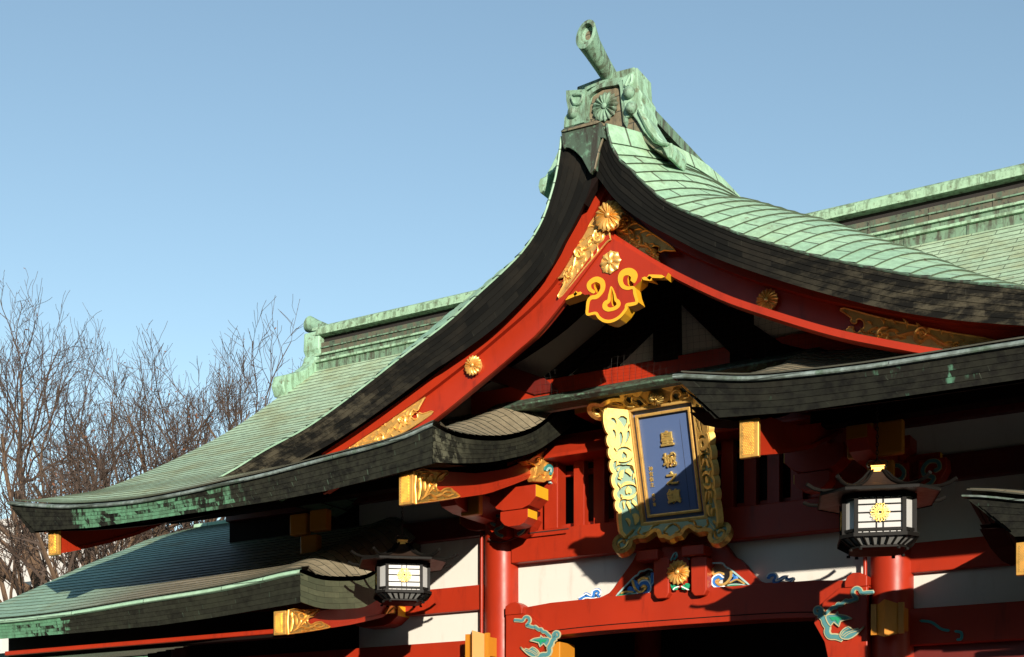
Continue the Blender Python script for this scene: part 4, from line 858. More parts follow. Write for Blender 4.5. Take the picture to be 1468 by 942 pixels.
for i, x in enumerate(PXS):
    m2 = MB(); z = 3.60; rows = []
    for s_, zz in ((.17, 3.60), (.20, 3.66), (.26, 3.72), (.26, 3.86)): rows.append([(x - s_, -s_, zz + GZ), (x + s_, -s_, zz + GZ), (x + s_, s_, zz + GZ), (x - s_, s_, zz + GZ)])
    m2.loft(rows, True); m2.add(rows[0], [(0, 1, 2, 3)]); m2.add(rows[-1], [(0, 1, 2, 3)]); bs = m2.build('bracket_set', 'red', gate, bevel=.006)
    arm(x - .55, x + .55, -.16, .12, 3.42, 3.66, bs)
    if i == 0: arm(x + .30, x + .95, -.80, -.50, 3.47, 3.74, bs, tipL=False); arm(x + .45, x + .84, -.80, -.58, 3.27, 3.46, bs, tipL=False)
    else: arm(x - .95, x - .30, -.80, -.50, 3.47, 3.74, bs, tipR=False); arm(x - .84, x - .45, -.80, -.58, 3.27, 3.46, bs, tipR=False)
    # arms reaching forward
    for xx, w_ in ((x, .11),):
        m2 = MB(); prof = [(-1.35, 3.74), (-1.35, 3.60), (-1.25, 3.50), (-1.0, 3.46), (.1, 3.46), (.1, 3.74)]
        m2.prism(prof, lambda u, v, w=0: (xx + w, u, v + GZ), -w_, w_); o = m2.build('forward_arm', 'red', bs, bevel=.006)
        m2 = MB(); m2.box(xx - w_ + .004, xx + w_ - .004, -1.358, -1.351, 3.605 + GZ, 3.736 + GZ); m2.build('painted_tip', 'orange', o)
    for dx, z0, z1 in (((.0, 3.42, 3.82),) if i == 0 else ((-.21, 3.50, 3.88), (.10, 3.49, 3.84), (.0, 3.22, 3.44))):
        m2 = MB(); m2.box(x + dx, x + dx + .27, -1.0, -.9, z0 + GZ, z1 + GZ); m2.build('bracket_block', 'orange', bs, bevel=.02)
    for sg in (-1, 1):    # carved noses either side of the pillar head with teal curls
        cx = x + .31; yy = -.32
        m2 = MB(); m2.prism([(cx + sg * .05, 3.26), (cx + sg * .05, 3.56), (cx + sg * .34, 3.56), (cx + sg * .35, 3.44), (cx + sg * .30, 3.36), (cx + sg * .22, 3.27), (cx + sg * .12, 3.24)], FY(yy), -.2, 0); o = m2.build('carved_nose', 'red', bs, bevel=.01)
        for mat, w_, hh in (('cream', .05, .012), ('teal_mid', .034, .018)):
            m2 = MB(); m2.stroke([(cx + sg * .10, 3.27), (cx + sg * .18, 3.30), (cx + sg * .21, 3.36), (cx + sg * .12, 3.39), (cx + sg * .10, 3.46), (cx + sg * .16, 3.53), (cx + sg * .25, 3.52), (cx + sg * .27, 3.45), (cx + sg * .21, 3.42)], w_, FY(yy), 0, hh, flat=True); m2.build('curl_carving', mat, o)
# pair of ochre bracket ends under the left eave
for c in ((-11.2, 3.4),):
    for dx, z0, z1 in ((-.30, 3.44, 3.72), (.04, 3.46, 3.74), (-.12, 3.17, 3.42)):
        m2 = MB(); m2.box(c[0] + dx, c[0] + dx + .28, -1.05, -.93, z0 + GZ, z1 + GZ); m2.build('bracket_block', 'orange', gate, bevel=.02)
# ochre hexagonal beam ends tied to the pillars
for x, dy in ((-3.77, 0), (-8.95, .0)):
    m2 = MB(); y = -.42
    rows = [[(x - .11, y, 1.72 + GZ), (x, y - .12, 1.68 + GZ), (x + .11, y, 1.72 + GZ)], [(x - .11, y, 2.04 + GZ), (x, y - .12, 2.08 + GZ), (x + .11, y, 2.04 + GZ)]]
    m2.loft(rows); m2.add([rows[0][0], rows[0][1], rows[0][2], (x, y + .02, 1.72 + GZ)], [(0, 1, 2, 3)]); m2.add([rows[1][0], rows[1][1], rows[1][2], (x, y + .02, 2.04 + GZ)], [(0, 1, 2, 3)])
    for s_ in (-1, 1): m2.box(x + s_ * .145 - .03, x + s_ * .145 + .03, y - .01, y + .03, 1.72 + GZ, 2.05 + GZ)
    m2.box(x - .17, x + .17, y + .02, -.22, 1.76 + GZ, 2.0 + GZ)
    m2.build('faceted_beam_end', 'orange', gate)
# dim painted line on the right rail
m2 = MB(); m2.stroke(pts(-.1, [(1318, 890), (1335, 892), (1350, 902), (1362, 904)]), .03, FY(-.1), 0, .01, flat=True); m2.stroke(pts(-.1, [(1368, 905), (1378, 907), (1378, 916), (1371, 917)]), .03, FY(-.1), 0, .01, flat=True); m2.build('rail_carving', 'teal', gate)
# brown cable along the top of the tie beam
m2 = MB(); cp = [P(*p, -.26) for p in [(700, 772), (706, 776), (722, 777), (740, 770), (757, 765), (790, 761), (815, 758)]]
m2.tube([(a, -.26, b + GZ) for a, b in catmull(cp, 5)], .009, 6); m2.build('cable', 'cable', gate)
# ------------------------------------------------------------ lower side buildings
GL_TAB = catmull([(-2.47, 2.52), (-1.84, 2.79), (-1.09, 3.14), (-.29, 3.55), (.57, 3.95), (1.18, 4.24), (2.26, 4.62)], 8)
EL = catmull([(3.80, 2.665), (4.12, 2.645), (4.56, 2.60), (5.24, 2.55), (6.45, 2.505), (7.95, 2.44), (9.3, 2.44), (10.4, 2.52)], 5)
ELB = [(3.80, 2.285), (5.24, 2.20), (6.2, 2.165), (7.6, 2.165), (9.2, 2.178), (10.4, 2.26)]
VLR = stab([(-2.47, 2.69), (-2.0, 2.60), (-1.5, 2.53), (-.5, 2.60), (.3, 3.0), (1.5, 3.9)])
ELR = [(3.8, 2.69), (4.0, 2.655), (4.3, 2.585), (4.6, 2.545), (5.3, 2.53), (9.6, 2.5)]
VL = stab([(-2.47, 2.66), (-2.08, 2.63), (-1.54, 2.69), (-1.1, 2.80), (-.4, 3.20), (.3, 3.66), (1.5, 4.28)])
def side_building(sg, label, reach):
    T = thing('side_building', label, 'building', (XC + sg * 7, 0, 0))
    X = lambda o: XC + sg * o; EL = globals()['EL'] if sg < 0 else ELR; VL = globals()['VL'] if sg < 0 else VLR; DW = .6 if sg < 0 else 1.4
    def zl(x, Y):
        off = abs(x - XC); z = lerp_tab(GL_TAB, Y); f = max(0, 1 - (Y + 2.47) / 1.6); z += (lerp_tab(EL, off) - 2.52) * f ** 1.6
        d = off - 3.80; k = max(0, z - lerp_tab(VL, Y)) if Y > -2.3 and Y < 1.5 else 0
        if d < DW: z -= k * (1 - max(0, d) / DW) ** (2 if sg < 0 else 1)
        s_ = (sg < 0) * max(0, min(1, (Y + 2.3) / .8)) * max(0, min(1, (1.2 - Y) / .8)); z += .08 * s_ * math.exp(-((d - .42) / .26) ** 2); return z
    offs = [3.8 + d for d in (0, .05, .12, .2, .3, .4, .5, .6)] + lin(4.6, reach, 34); xs = sorted(X(o) for o in offs)
    m = MB(); m.coursed([[(x, y, zl(x, y) + GZ + .02) for x in xs] for y in lin(-2.45, 2.26, 34)], .009, .15)
    m.coursed([[(x, 4.52 - y, lerp_tab(GL_TAB, y) + GZ + .02) for x in xs[::-1]] for y in lin(-2.45, 2.26, 20)], .009, .15)
    rf = m.build('roof', 'tile_low', T)
    m = MB(); a, b = min(X(3.85), X(reach)), max(X(3.85), X(reach))
    m.box(a, b, 2.12, 2.40, 4.5 + GZ, 4.66 + GZ); m.build('roof_ridge', 'patina_pale', rf, bevel=.02)
    n = 36; rows = []; o0, o1 = 3.80, reach
    for j in range(6):
        t = j / 5; row = []
        for i in range(n):
            u = i / (n - 1); ob = o0 + (o1 - .3 - o0) * u; ot = o0 + (o1 - o0) * u
            if sg > 0: ob = o0 + .4 + (o1 - o0 - .4) * u
            off = ob + (ot - ob) * t; zb = lerp_tab(ELB, ob); zt = lerp_tab(EL, ot) - .055; row.append((X(off), -2.42 - .05 * t, zb + (zt - zb) * t + GZ))
        rows.append(row if sg > 0 else row[::-1])
    m = MB(); m.coursed(rows, .007, .075); m.build('eave_edge', 'fascia_side' if sg < 0 else 'fascia', rf)
    m = MB(); m.loft([[(X(o), y, lerp_tab(EL, o) + dz + GZ) for o in lin(3.77, reach + .03, 40)] for y, dz in ([(-2.43, -.05), (-2.51, -.045), (-2.515, -.03), (-2.45, -.02)] if sg > 0 else []) or [(-2.43, -.065), (-2.51, -.055), (-2.52, -.045), (-2.51, -.012), (-2.47, .006), (-2.40, .02)]]); m.build('eave_lip', 'patina_pale' if sg < 0 else 'patina_lip', rf, smooth=True)
    top = lambda y: lerp_tab(VL, y); bot = lambda y: lerp_tab(VL, y) - .375
    verge(X(3.80), 0 if sg < 0 else .38, -sg, 'fascia_low' if sg < 0 else 'fascia', -2.47, 1.0, parent=rf, top=top, bot=bot)
    gt_ = lambda y: lerp_tab(GL_TAB, y) + .02; gb_ = lambda y: lerp_tab(GL_TAB, y) - .35
    verge(X(reach), 0, sg, 'fascia', -2.47, 2.26, parent=rf, top=gt_, bot=gb_)
    bt = lambda y: lerp_tab([(-2.4, 2.187), (-1.885, 2.26), (-1.19, 2.40), (-.5, 2.62), (.3, 3.1)], y); bb = lambda y: lerp_tab([(-2.4, 1.936), (-1.79, 2.045), (-1.19, 2.17), (-.5, 2.34), (.3, 2.8)], y)
    wing_board(X(4.07) + (0 if sg < 0 else .30), 1, bt, bb, -2.40, -.35, T, fit=.78 if sg < 0 else None)
    if sg < 0:
        fx = X(4.07) + .02; fcc = FX(fx); g = lambda l: [PX(*p, fx) for p in crop(l, 500, 740, 4.665)]
        m = MB(); m.prism(g([(235, 655), (265, 600), (300, 590), (345, 592), (385, 600), (388, 680), (350, 665), (320, 660), (280, 648)]), fcc, -.05, .03); fo_ = m.build('carved_end_fitting', 'gold_deep', T, bevel=.005)
        m = MB(); m.stroke(g([(250, 650), (285, 615), (310, 625), (325, 650)]), .02, fcc, .03, .02); m.stroke(g([(330, 600), (320, 620), (345, 630), (360, 605)]), .02, fcc, .03, .02); m.stroke(g([(375, 605), (350, 645)]), .015, fcc, .03, .02); m.build('carved_relief', 'gold_deep', fo_)
        c = g([(290, 680), (388, 745)]); arm(fx - .75, fx + .06, c[1][0] - .30, c[1][0], c[1][1], c[1][1] + .26, T, tipL=False, tip='yellow')
    # underside, purlin, walls
    m = MB(); rows = [[(x, y, zl(x, y) - .33 + GZ) for x in (xs[0] + .1, (xs[0] + xs[-1]) / 2, xs[-1] - .1)] for y in lin(-2.40, 2.2, 10)]
    m.loft(rows); m.loft([[(x, y, z + .04) for x, y, z in r] for r in rows]); m.build('soffit', 'shade_black_wood', rf)
    a, b = sorted((X(4.3 if sg < 0 else 5.2), X(reach - .4)))
    hb('eave_purlin', 'red' if sg < 0 else 'shade_black_wood', a, b, -2.05, -1.98, 2.00, 2.06, T)
    a, b = sorted((X(4.9), X(reach + .1)))
    hb('wall_boarding', 'shade_black_wood', a, b, .22, .3, -1.2, 3.1, T, 0); hb('eave_shade_board', 'shade_black_wood', min(X(4.6), X(reach - .1)), max(X(4.6), X(reach - .1)), -1.75, -1.6, 2.0, 2.34, T); hb('wall_rail', 'red_shaded', a, b, .12, .3, 1.5, 1.9, T); hb('wall_rail', 'red_shaded', a, b, .12, .3, -1.55, -1.2, T)  # near-black boarding and hanging board added to hold the dark under the eave
    for k in range(4):
        xx = a + (b - a) * k / 3; m = MB(); m.tube([(xx, .2, 0), (xx, .2, 2.9 + GZ)], .16, 20); m.build('pillar', 'red_shaded', T, smooth=True)
    hb('rear_wall', 'white', a, b, 4.3, 4.4, -1.6, 3.3, T, 0)
    return T
M['fascia_low'] = shingle('olive_verge_shingle', (.05, .06, .035, 1), (.085, .095, .055, 1), (.06, .065, .04, 1), (.10, .12, .07, 1), bw=4.0, cAmt=(.5, .75), dAmt=(.62, .8), seam=(.015, .02, .012, 1), mortar=.05, rough=.55, grime=.3)
side_building(-1, 'lower green roofed side building under the left end of the gate eaves', 10.0)
side_building(1, 'dark lower side roof cut by the right edge, with pale blue lip', 9.6)
# the lowest roof, just showing at the bottom left
T = thing('corridor_building', 'lowest green copper roof at the bottom left corner, below the other eaves', 'building', (-21, 2, 0))
prf = catmull([(-2.6, 1.78), (-1.6, 2.02), (-.9, 2.20), (0, 2.41), (1.0, 2.55), (2.2, 2.8)], 5); pf = lambda y: lerp_tab(prf, y)
m2 = MB(); xs = lin(-17.5, -12.5, 14); m2.coursed([[(x, y, pf(y) + GZ) for x in xs] for y in lin(-2.6, 2.2, 32)], .012, .15); crf = m2.build('roof', 'tile_low', T)
m2 = MB(); m2.coursed([[(x, -2.6 + .04 * (1 - j / 4), pf(-2.6) - .3 + .28 * j / 4 + GZ) for x in xs] for j in range(5)], .007, .075); m2.build('eave_edge', 'fascia_green', crf)
verge(-17.5, 0, -1, 'fascia', -2.6, 2.2, parent=crf, top=pf, bot=lambda y: pf(y) - .3); hb('wall_boarding', 'shade_black_wood', -23, -12.6, .5, .6, -1.6, 2.45, T, 0)

# ------------------------------------------------------------ name plaque
PT = R(17); PO = Vector((XC + .065, -.5, 3.85 + GZ)); PN = Vector((0, -math.cos(PT), -math.sin(PT))); PV = Vector((0, -math.sin(PT), math.cos(PT)))
def plq(u, v, w=0): return PO + Vector((u, 0, 0)) + PV * v + PN * w
CAM = Vector((0, -DIST, GZ))
def PQ(px, py):
    r = (px - 734) / FPX; d = Vector((-SN + r * CS, CS + r * SN, (1140 - py) / FPX)); k = (PO - CAM).dot(PN) / d.dot(PN); q_ = CAM + d * k - PO; return (q_.x, q_.dot(PV))
plaque = thing('name_plaque', 'tilted blue name plaque with four gold characters in a carved gold frame', 'plaque', (PO.x, PO.y + .3, PO.z - .8))
m2 = MB(); W2, H2 = .39, .645
m2.prism([(-W2, -H2), (W2, -H2), (W2, H2), (-W2, H2)], plq, -.05, 0); m2.build('blue_panel', 'blue_face', plaque)
def frame(hw, hh, wd, w0, w1, name, mat):
    m = MB(); m.prism([(-hw, -hh), (hw, -hh), (hw, hh), (-hw, hh)], plq, w0, w1, holes=[[(-hw + wd, -hh + wd), (hw - wd, -hh + wd), (hw - wd, hh - wd), (-hw + wd, hh - wd)]]); m.build(name, mat, plaque, bevel=.008)
frame(W2 + .035, H2 + .035, .045, -.06, .075, 'outer_moulding', 'gold'); frame(W2 - .045, H2 - .055, .034, .001, .045, 'inner_moulding', 'gold')
for px in (974, 984):
    a, b = PQ(px, 600), PQ(px + 16, 735); m2 = MB(); m2.stroke([a, ((a[0] + b[0]) / 2, (a[1] + b[1]) / 2), b], .004, plq, .0005, .001, flat=True); m2.build('panel_joint', 'dark', plaque)
def glyph(ch, u, v, size, mat, ext=.010, off=.002, bev=.004, name='gilded_character'):
    c = bpy.data.curves.new('glyph', 'FONT'); c.body = ch; c.size = size; c.extrude = ext; c.offset = off; c.bevel_depth = bev; c.resolution_u = 3; c.align_x = 'CENTER'; c.align_y = 'CENTER'
    o = bpy.data.objects.new('glyph', c); COL.objects.link(o); bpy.context.view_layer.update(); ev = o.evaluated_get(bpy.context.evaluated_depsgraph_get()); me = ev.to_mesh()
    xs = [q_.co.x for q_ in me.vertices]; ys = [q_.co.y for q_ in me.vertices]; cx, cy = (min(xs) + max(xs)) / 2, (min(ys) + max(ys)) / 2
    m = MB(); m.add([plq(u + q_.co.x - cx, v + q_.co.y - cy, .004 + ext + q_.co.z) for q_ in me.vertices], [tuple(p.vertices) for p in me.polygons]); ev.to_mesh_clear(); bpy.data.objects.remove(o)
    return m.build(name, mat, plaque)
for ch, p, s_ in (('皇', (957, 628), .175), ('城', (961, 659), .165), ('之', (964.5, 685), .15), ('鎮', (967, 711), .165)): glyph(ch, *PQ(*p), s_, 'gold_leaf', .012, .0022, .004)
for i, ch in enumerate('神宮祭主'): glyph(ch, *PQ(933 + .75 * i, 672 + 7.6 * i), .056, 'gold_leaf', .002, .0, .001, 'small_character')
for i, ch in enumerate('房子書'): glyph(ch, *PQ(937 + .8 * i, 710 + 6.6 * i), .045, 'gold_leaf', .002, .0, .001, 'small_character')
FA = R(41)
def wingf(side):
    c, s_ = math.cos(FA), math.sin(FA)
    if side == 'L': return lambda b, a, w=0: plq(-(W2 + .03) - b * c + w * s_, a, .03 + b * s_ + w * c)
    if side == 'R': return lambda b, a, w=0: plq((W2 + .03) + b * c - w * s_, a, .03 + b * s_ + w * c)
    if side == 'T': return lambda u, b, w=0: plq(u, H2 + .03 + b * c - w * s_, .03 + b * s_ + w * c)
    return lambda u, b, w=0: plq(u, -(H2 + .03) - b * c + w * s_, .03 + b * s_ + w * c)
def lobes(seq, base, amp):      # scalloped edge going down in a
    out = []
    for a0, a1, am in seq:
        for k in range(6):
            t = k / 6; out.append((base + amp * am * math.sin(math.pi * t) ** .7, a0 + (a1 - a0) * t))
    return out
SEQ = [(.72, .42, 1.2), (.42, .28, 1), (.28, .14, 1), (.14, -.02, 1.1), (-.02, -.20, 1.1), (-.20, -.33, 1), (-.33, -.46, 1), (-.46, -.76, .5)]
def crescent(cx, cy, r, a0, a1, th, n=7):
    o = [(cx + r * math.cos(a0 + (a1 - a0) * i / n), cy + r * math.sin(a0 + (a1 - a0) * i / n)) for i in range(n + 1)]
    i_ = [(cx + (r - th * math.sin(math.pi * i / n)) * math.cos(a0 + (a1 - a0) * i / n), cy + (r - th * math.sin(math.pi * i / n)) * math.sin(a0 + (a1 - a0) * i / n)) for i in range(1, n)]
    return o + i_[::-1]
def drop(cx, cy, l, w_, ang):
    o = [(-l / 2, 0), (-l * .2, w_ * .4), (l * .15, w_ * .5), (l * .4, w_ * .3), (l / 2, 0), (l * .35, -w_ * .35), (0, -w_ * .15)]; c, s_ = math.cos(ang), math.sin(ang)
    return [(cx + x * c - y * s_, cy + x * s_ + y * c) for x, y in o]
def heart(cx, cy, r): return [(cx, cy + r * 1.1), (cx - r * .75, cy + r * .2), (cx - r * .7, cy - r * .6), (cx - r * .3, cy - r * .8), (cx, cy - r * .4), (cx + r * .3, cy - r * .8), (cx + r * .7, cy - r * .6), (cx + r * .75, cy + r * .2)]
HOLES = []
for c in (.16, -.24): HOLES += [heart(.13, c, .046), crescent(.13, c, .105, R(15), R(165), .036), crescent(.13, c, .105, R(195), R(345), .036), drop(.228, c + .07, .08, .026, R(70)), drop(.228, c - .07, .08, .026, R(110))]
HOLES += [drop(.10, -.04, .10, .07, R(60)), drop(.18, -.04, .10, .07, R(-60)), drop(.05, -.09, .07, .03, R(110)), drop(.05, .01, .07, .03, R(70)), drop(.215, -.09, .05, .025, R(40)), drop(.215, .02, .05, .025, R(-40)),
          drop(.07, .36, .17, .055, R(115)), drop(.15, .35, .18, .06, R(100)), drop(.215, .42, .11, .045, R(85)), drop(.10, .54, .14, .13, R(80)), drop(.20, .56, .10, .06, R(60)), drop(.04, .47, .08, .03, R(120)),
          drop(.07, -.42, .15, .05, R(65)), drop(.15, -.43, .15, .05, R(80)), drop(.21, -.40, .09, .03, R(95)), drop(.09, -.58, .14, .10, R(100)), drop(.18, -.60, .10, .06, R(80))]
for side in 'LR':
    f = wingf(side); m = MB(); out = [(0, .66)] + lobes(SEQ, .262, .035) + [(.20, -.80), (0, -.66)]
    m.prism(out, f, 0, .045, holes=HOLES); o = m.build('openwork_side_wing', 'gold_wing', plaque, bevel=.004)
    m = MB(); m.prism([(x * .93, y * .985) for x, y in out], f, -.022, .006); m.build('wing_ground', 'green_ground', o)
    m = MB(); oo = [(x, y) for x, y in out[1:-1]]; m.stroke(oo, .045, f, -.03, .07, flat=True, seg=2); m.build('scalloped_rim', 'gold_wing', o)
# crest along the top
f = wingf('T'); half = [(0, .30), (.11, .30), (.15, .27), (.21, .22), (.235, .265), (.31, .285), (.38, .26), (.40, .20), (.5, .215), (.6, .20), (.68, .165), (.74, .19), (.81, .19), (.86, .12), (.85, .03), (.78, -.03), (.71, -.01), (.67, .07), (.60, .09), (.47, .04), (.42, 0)]
out = half + [(-x, y) for x, y in half[::-1][:-1]]; hs = []
for s_ in (-1, 1): hs += [[(s_ * x, y) for x, y in h] for h in ([(.19, .06), (.24, .04), (.27, .09), (.24, .14), (.19, .12)], [(.31, .13), (.35, .11), (.375, .16), (.34, .2), (.30, .19)], [(.44, .13), (.52, .11), (.58, .14), (.50, .16)], [(.74, .06), (.79, .05), (.80, .10), (.75, .12)], [(.09, .03), (.15, .02), (.13, .06)])]
m = MB(); m.prism(out, f, 0, .04, holes=hs); cr = m.build('carved_top_crest', 'gold_dull', plaque, bevel=.006)
m = MB(); m.prism([(x * .9, min(y, .2) * .9) for x, y in out], f, -.02, .004); m.build('crest_ground', 'green_ground', cr)
m = MB(); m.stroke(half[::-1][2:] + [(-x, y) for x, y in half[1:-2]], .06, f, -.05, .115, flat=True, seg=2); m.build('crest_rim', 'gold_leaf', cr)
for s_ in (-1, 1):
    for l, w_ in (([(.15, .04), (.20, .16), (.27, .20), (.30, .13), (.25, .09)], .03), ([(.30, .06), (.38, .08), (.40, .17), (.35, .22)], .025), ([(.44, .09), (.54, .16), (.62, .15)], .025), ([(.70, .02), (.72, .12), (.80, .14), (.82, .06), (.77, .02)], .025)):
        m = MB(); m.stroke([(s_ * x, y) for x, y in l], w_, f, .04, .02); m.build('crest_scroll', 'gold_leaf', cr)
m = MB(); chrysanth(m, 0, .135, .098, f, .075, 16, h=.2); m.loft([[f(.09 * math.cos(a), .135 + .09 * math.sin(a), z) for a in lin(0, 2 * math.pi, 25)] for z in (.03, .085)]); m.build('chrysanthemum_crest', 'gold_dull', cr, smooth=True)
# apron along the bottom
f = wingf('B'); half = [(0, .26), (.07, .22), (.13, .22), (.16, .15), (.22, .12), (.28, .16), (.34, .20), (.42, .19), (.50, .22), (.50, .30), (.54, .36), (.62, .38), (.68, .33), (.72, .26), (.71, .18), (.65, .14), (.60, .17), (.56, .12), (.48, .04), (.42, 0)]
out = half + [(-x, y) for x, y in half[::-1][:-1]]
m = MB(); m.prism(out, f, 0, .035); ap_ = m.build('carved_apron', 'green_ground', plaque, bevel=.005)
m = MB(); m.stroke(half[::-1][1:] + [(-x, y) for x, y in half[1:-1]], .055, f, -.03, .09, flat=True, seg=2); m.build('apron_rim', 'gold_dull', ap_)
for s_ in (-1, 1):
    for l, w_ in (([(0, .05), (.06, .08), (.10, .15), (.04, .19)], .03), ([(.18, .03), (.26, .05), (.30, .12), (.38, .14)], .03), ([(.42, .04), (.44, .12), (.38, .17)], .03), ([(.54, .2), (.57, .3), (.64, .32), (.67, .24), (.61, .21), (.59, .26)], .04), ([(.50, .10), (.54, .16)], .03)):
        m = MB(); m.stroke([(s_ * x, y) for x, y in l], w_, f, .035, .022); m.build('apron_scroll', 'gold_dull', ap_)
for s_ in (-.3, .3):
    m2 = MB(); m2.tube([plq(s_, H2 - .05, -.06), plq(s_, H2 + .15, -.3), (PO.x + s_, -.1, 4.62 + GZ)], .012, 6); m2.build('hanging_iron', 'iron', plaque)
    m2 = MB(); m2.tube([plq(s_, -H2 + .1, -.05), (PO.x + s_, -.10, 3.22 + GZ)], .02, 6); m2.build('support_iron', 'iron', plaque)

# ------------------------------------------------------------ hanging lanterns
def octo(s_, c, sc=1.0):
    h, e = s_ * sc / 2, (s_ / 2 + c * .7071) * sc
    return [(-h, -e), (h, -e), (e, -h), (e, h), (h, e), (-h, e), (-e, h), (-e, -h)]
def lantern(name, label, loc, rz, chain):
    T = thing(name, label, 'lantern', (0, 0, 0), 'hanging lanterns at the gate front')
    S, C = .397, .135; body = octo(S, C); zb, zt = -.353, 0
    m = MB()
    for x, y in body: m.box(x - .017, x + .017, y - .017, y + .017, zb, zt)
    for sc, z0, z1 in ((1.03, zt - .03, zt), (1.03, zb + .03, zb + .055), (1.12, zb - .02, zb + .012)):
        o, i_ = octo(S, C, sc), octo(S, C, sc - .09); m.loft([[(x, y, z1) for x, y in i_], [(x, y, z1) for x, y in o], [(x, y, z0) for x, y in o], [(x, y, z0) for x, y in i_], [(x, y, z1) for x, y in i_]], True)
    lowo, lowi = octo(S, C, 1.10), octo(S, C, .76)
    for k in range(8):
        a, b = body[k], body[(k + 1) % 8]; L = math.dist(a, b); nb = 6 if L > .2 else 2
        d = ((b[0] - a[0]) / L, (b[1] - a[1]) / L); nn = (d[1], -d[0]); g = lambda u, z, w=0, a=a, d=d, nn=nn: (a[0] + d[0] * u + nn[0] * w, a[1] + d[1] * u + nn[1] * w, z)
        def bar(u0, u1, z0, z1, w0=-.006, w1=.006): m.prism([(u0, z0), (u1, z0), (u1, z1), (u0, z1)], g, w0, w1)
        if L > .2:
            for z in (-.245, -.165, -.095): bar(.01, L - .01, z - .004, z + .004)
            for u in (L / 2 - .028, L / 2 + .028): bar(u - .004, u + .004, zb + .05, zt - .02)
            for i in range(1, 7): bar(L * i / 7 - .003, L * i / 7 + .003, zb, zb + .05); bar(L * i / 7 - .003, L * i / 7 + .003, zt - .045, zt)
            bar(.01, L - .01, zt - .05, zt - .043)
        else:
            bar(L / 2 - .003, L / 2 + .003, zb, zb + .05); bar(.01, L - .01, zt - .05, zt - .043)
        for i in range(nb + 1):       # slanting slats of the base
            t = i / nb; p0 = [lowo[k][j] * (1 - t) + lowo[(k + 1) % 8][j] * t for j in (0, 1)]; p1 = [lowi[k][j] * (1 - t) + lowi[(k + 1) % 8][j] * t for j in (0, 1)]
            m.tube([(p0[0], p0[1], zb - .015), (p1[0], p1[1], zb - .085)], .010, 5)
    m.build('frame', 'lantern_metal', T)
    m = MB(); i_ = octo(S, C, .97); m.loft([[(x, y, zb + .01) for x, y in i_], [(x, y, zt - .005) for x, y in i_]], True); m.build('white_panels', 'paper', T)
    m = MB(); a_, b_, c_ = octo(S, C, 1.02), octo(S, C, .72), octo(S, C, .60); m.loft([[(x, y, zb - .02) for x, y in a_], [(x, y, zb - .082) for x, y in b_]], True); m.build('base_panels', 'pane', T)
    m = MB(); o = octo(S, C, .80); m.loft([[(x, y, zb - .078) for x, y in o], [(x, y, zb - .10) for x, y in o], [(x, y, zb - .11) for x, y in octo(S, C, .5)]], True); m.add([(x, y, zb - .11) for x, y in octo(S, C, .5)], [tuple(range(8))]); m.build('base_plate', 'lantern_metal', T)
    for x, y in octo(S, C, .8): m = MB(); m.tube([(x, y, zb - .10), (x, y, zb - .12)], .016, 8); m.build('foot', 'lantern_metal', T)
    # roof
    prof = [(0.235, .235), (.30, .21), (.42, .165), (.60, .118), (.85, .075), (1.2, .038), (1.62, .018), (1.64, .0), (1.60, -.004)]
    m = MB(); m.loft([[(x, y, z) for x, y in octo(S * .92, C * 1.25, sc)] for sc, z in prof], True); rfm = m.build('roof', 'lantern_roof', T)
    m = MB(); m.loft([[(x, y, z) for x, y in octo(S * .92, C * 1.25, sc)] for sc, z in ((1.60, -.003), (1.0, .01))], True); m.build('roof_underside', 'lantern_roof', rfm)
    m = MB(); m.loft([[(x, y, z) for x, y in octo(S * .92, C * 1.25, sc)] for sc, z in ((1.645, -.008), (1.655, .014), (1.63, .022))], True); m.build('eave_band', 'lantern_metal', rfm)
    for k in range(8):
        path = []
        for sc, z in ((.22, .25), (.30, .222), (.42, .178), (.60, .13), (.85, .088), (1.2, .052), (1.62, .036), (1.86, .05), (2.04, .08)):
            x, y = octo(S * .92, C * 1.25, sc)[k]; path.append((x, y, z))
        m = MB(); m.tube(path, [.010, .012, .012, .012, .013, .014, .016, .018, .018], 8); m.build('roof_rib', 'lantern_metal', rfm, smooth=True)
    m = MB(); m.box(-.055, .055, -.055, .055, .225, .29); m.box(-.062, .062, -.062, .062, .28, .293); m.build('gilded_cap', 'gold_deep', T, bevel=.003)
    for s_ in (-1, 1):
        m = MB(); m.tube([(s_ * (.045 + .045 * math.cos(t)), 0, .315 + .035 * math.sin(t)) for t in lin(-2.6, 2.4, 12)], .006, 6); m.build('curled_handle', 'iron', T)
    for k, (ang) in enumerate((0, 90, 180, 270)):
        e = S / 2 + C * .7071 + .012; rot = Matrix.Rotation(R(ang), 3, 'Z'); g = lambda u, z, w=0: tuple(rot @ Vector((u, -e - w, z)))
        m = MB(); c = (0, -.17)
        for j in range(16):
            a = 2 * math.pi * j / 16; pts_ = [(c[0] + r * math.cos(a + da), c[1] + r * math.sin(a + da)) for r, da in ((.025, 0), (.055, -.13), (.072, -.12), (.081, 0), (.072, .12), (.055, .13), (.025, 0))]
            m.stroke(pts_, .0055, g, 0, .004, flat=True, seg=1, taper=(False, False))
        m.stroke([(c[0] + .018 * math.cos(t), c[1] + .018 * math.sin(t)) for t in lin(0, 6.28, 13)], .008, g, 0, .005, flat=True, seg=1, taper=(False, False))
        m.build('chrysanthemum_crest', 'crest_brass', T)
    # chain
    m = MB(); n = int(chain / .034)
    for i in range(n):
        z = .35 + i * .034; al = i % 2
        m.tube([((.010 * math.cos(t)) * (1 - al), (.010 * math.cos(t)) * al, z + .021 * math.sin(t)) for t in lin(0, 2 * math.pi, 9)], .0035, 4, cap=False)
    m.tube([(-.05, 0, .30), (0, 0, .36), (.05, 0, .30)], .004, 5); m.build('chain', 'iron', T)
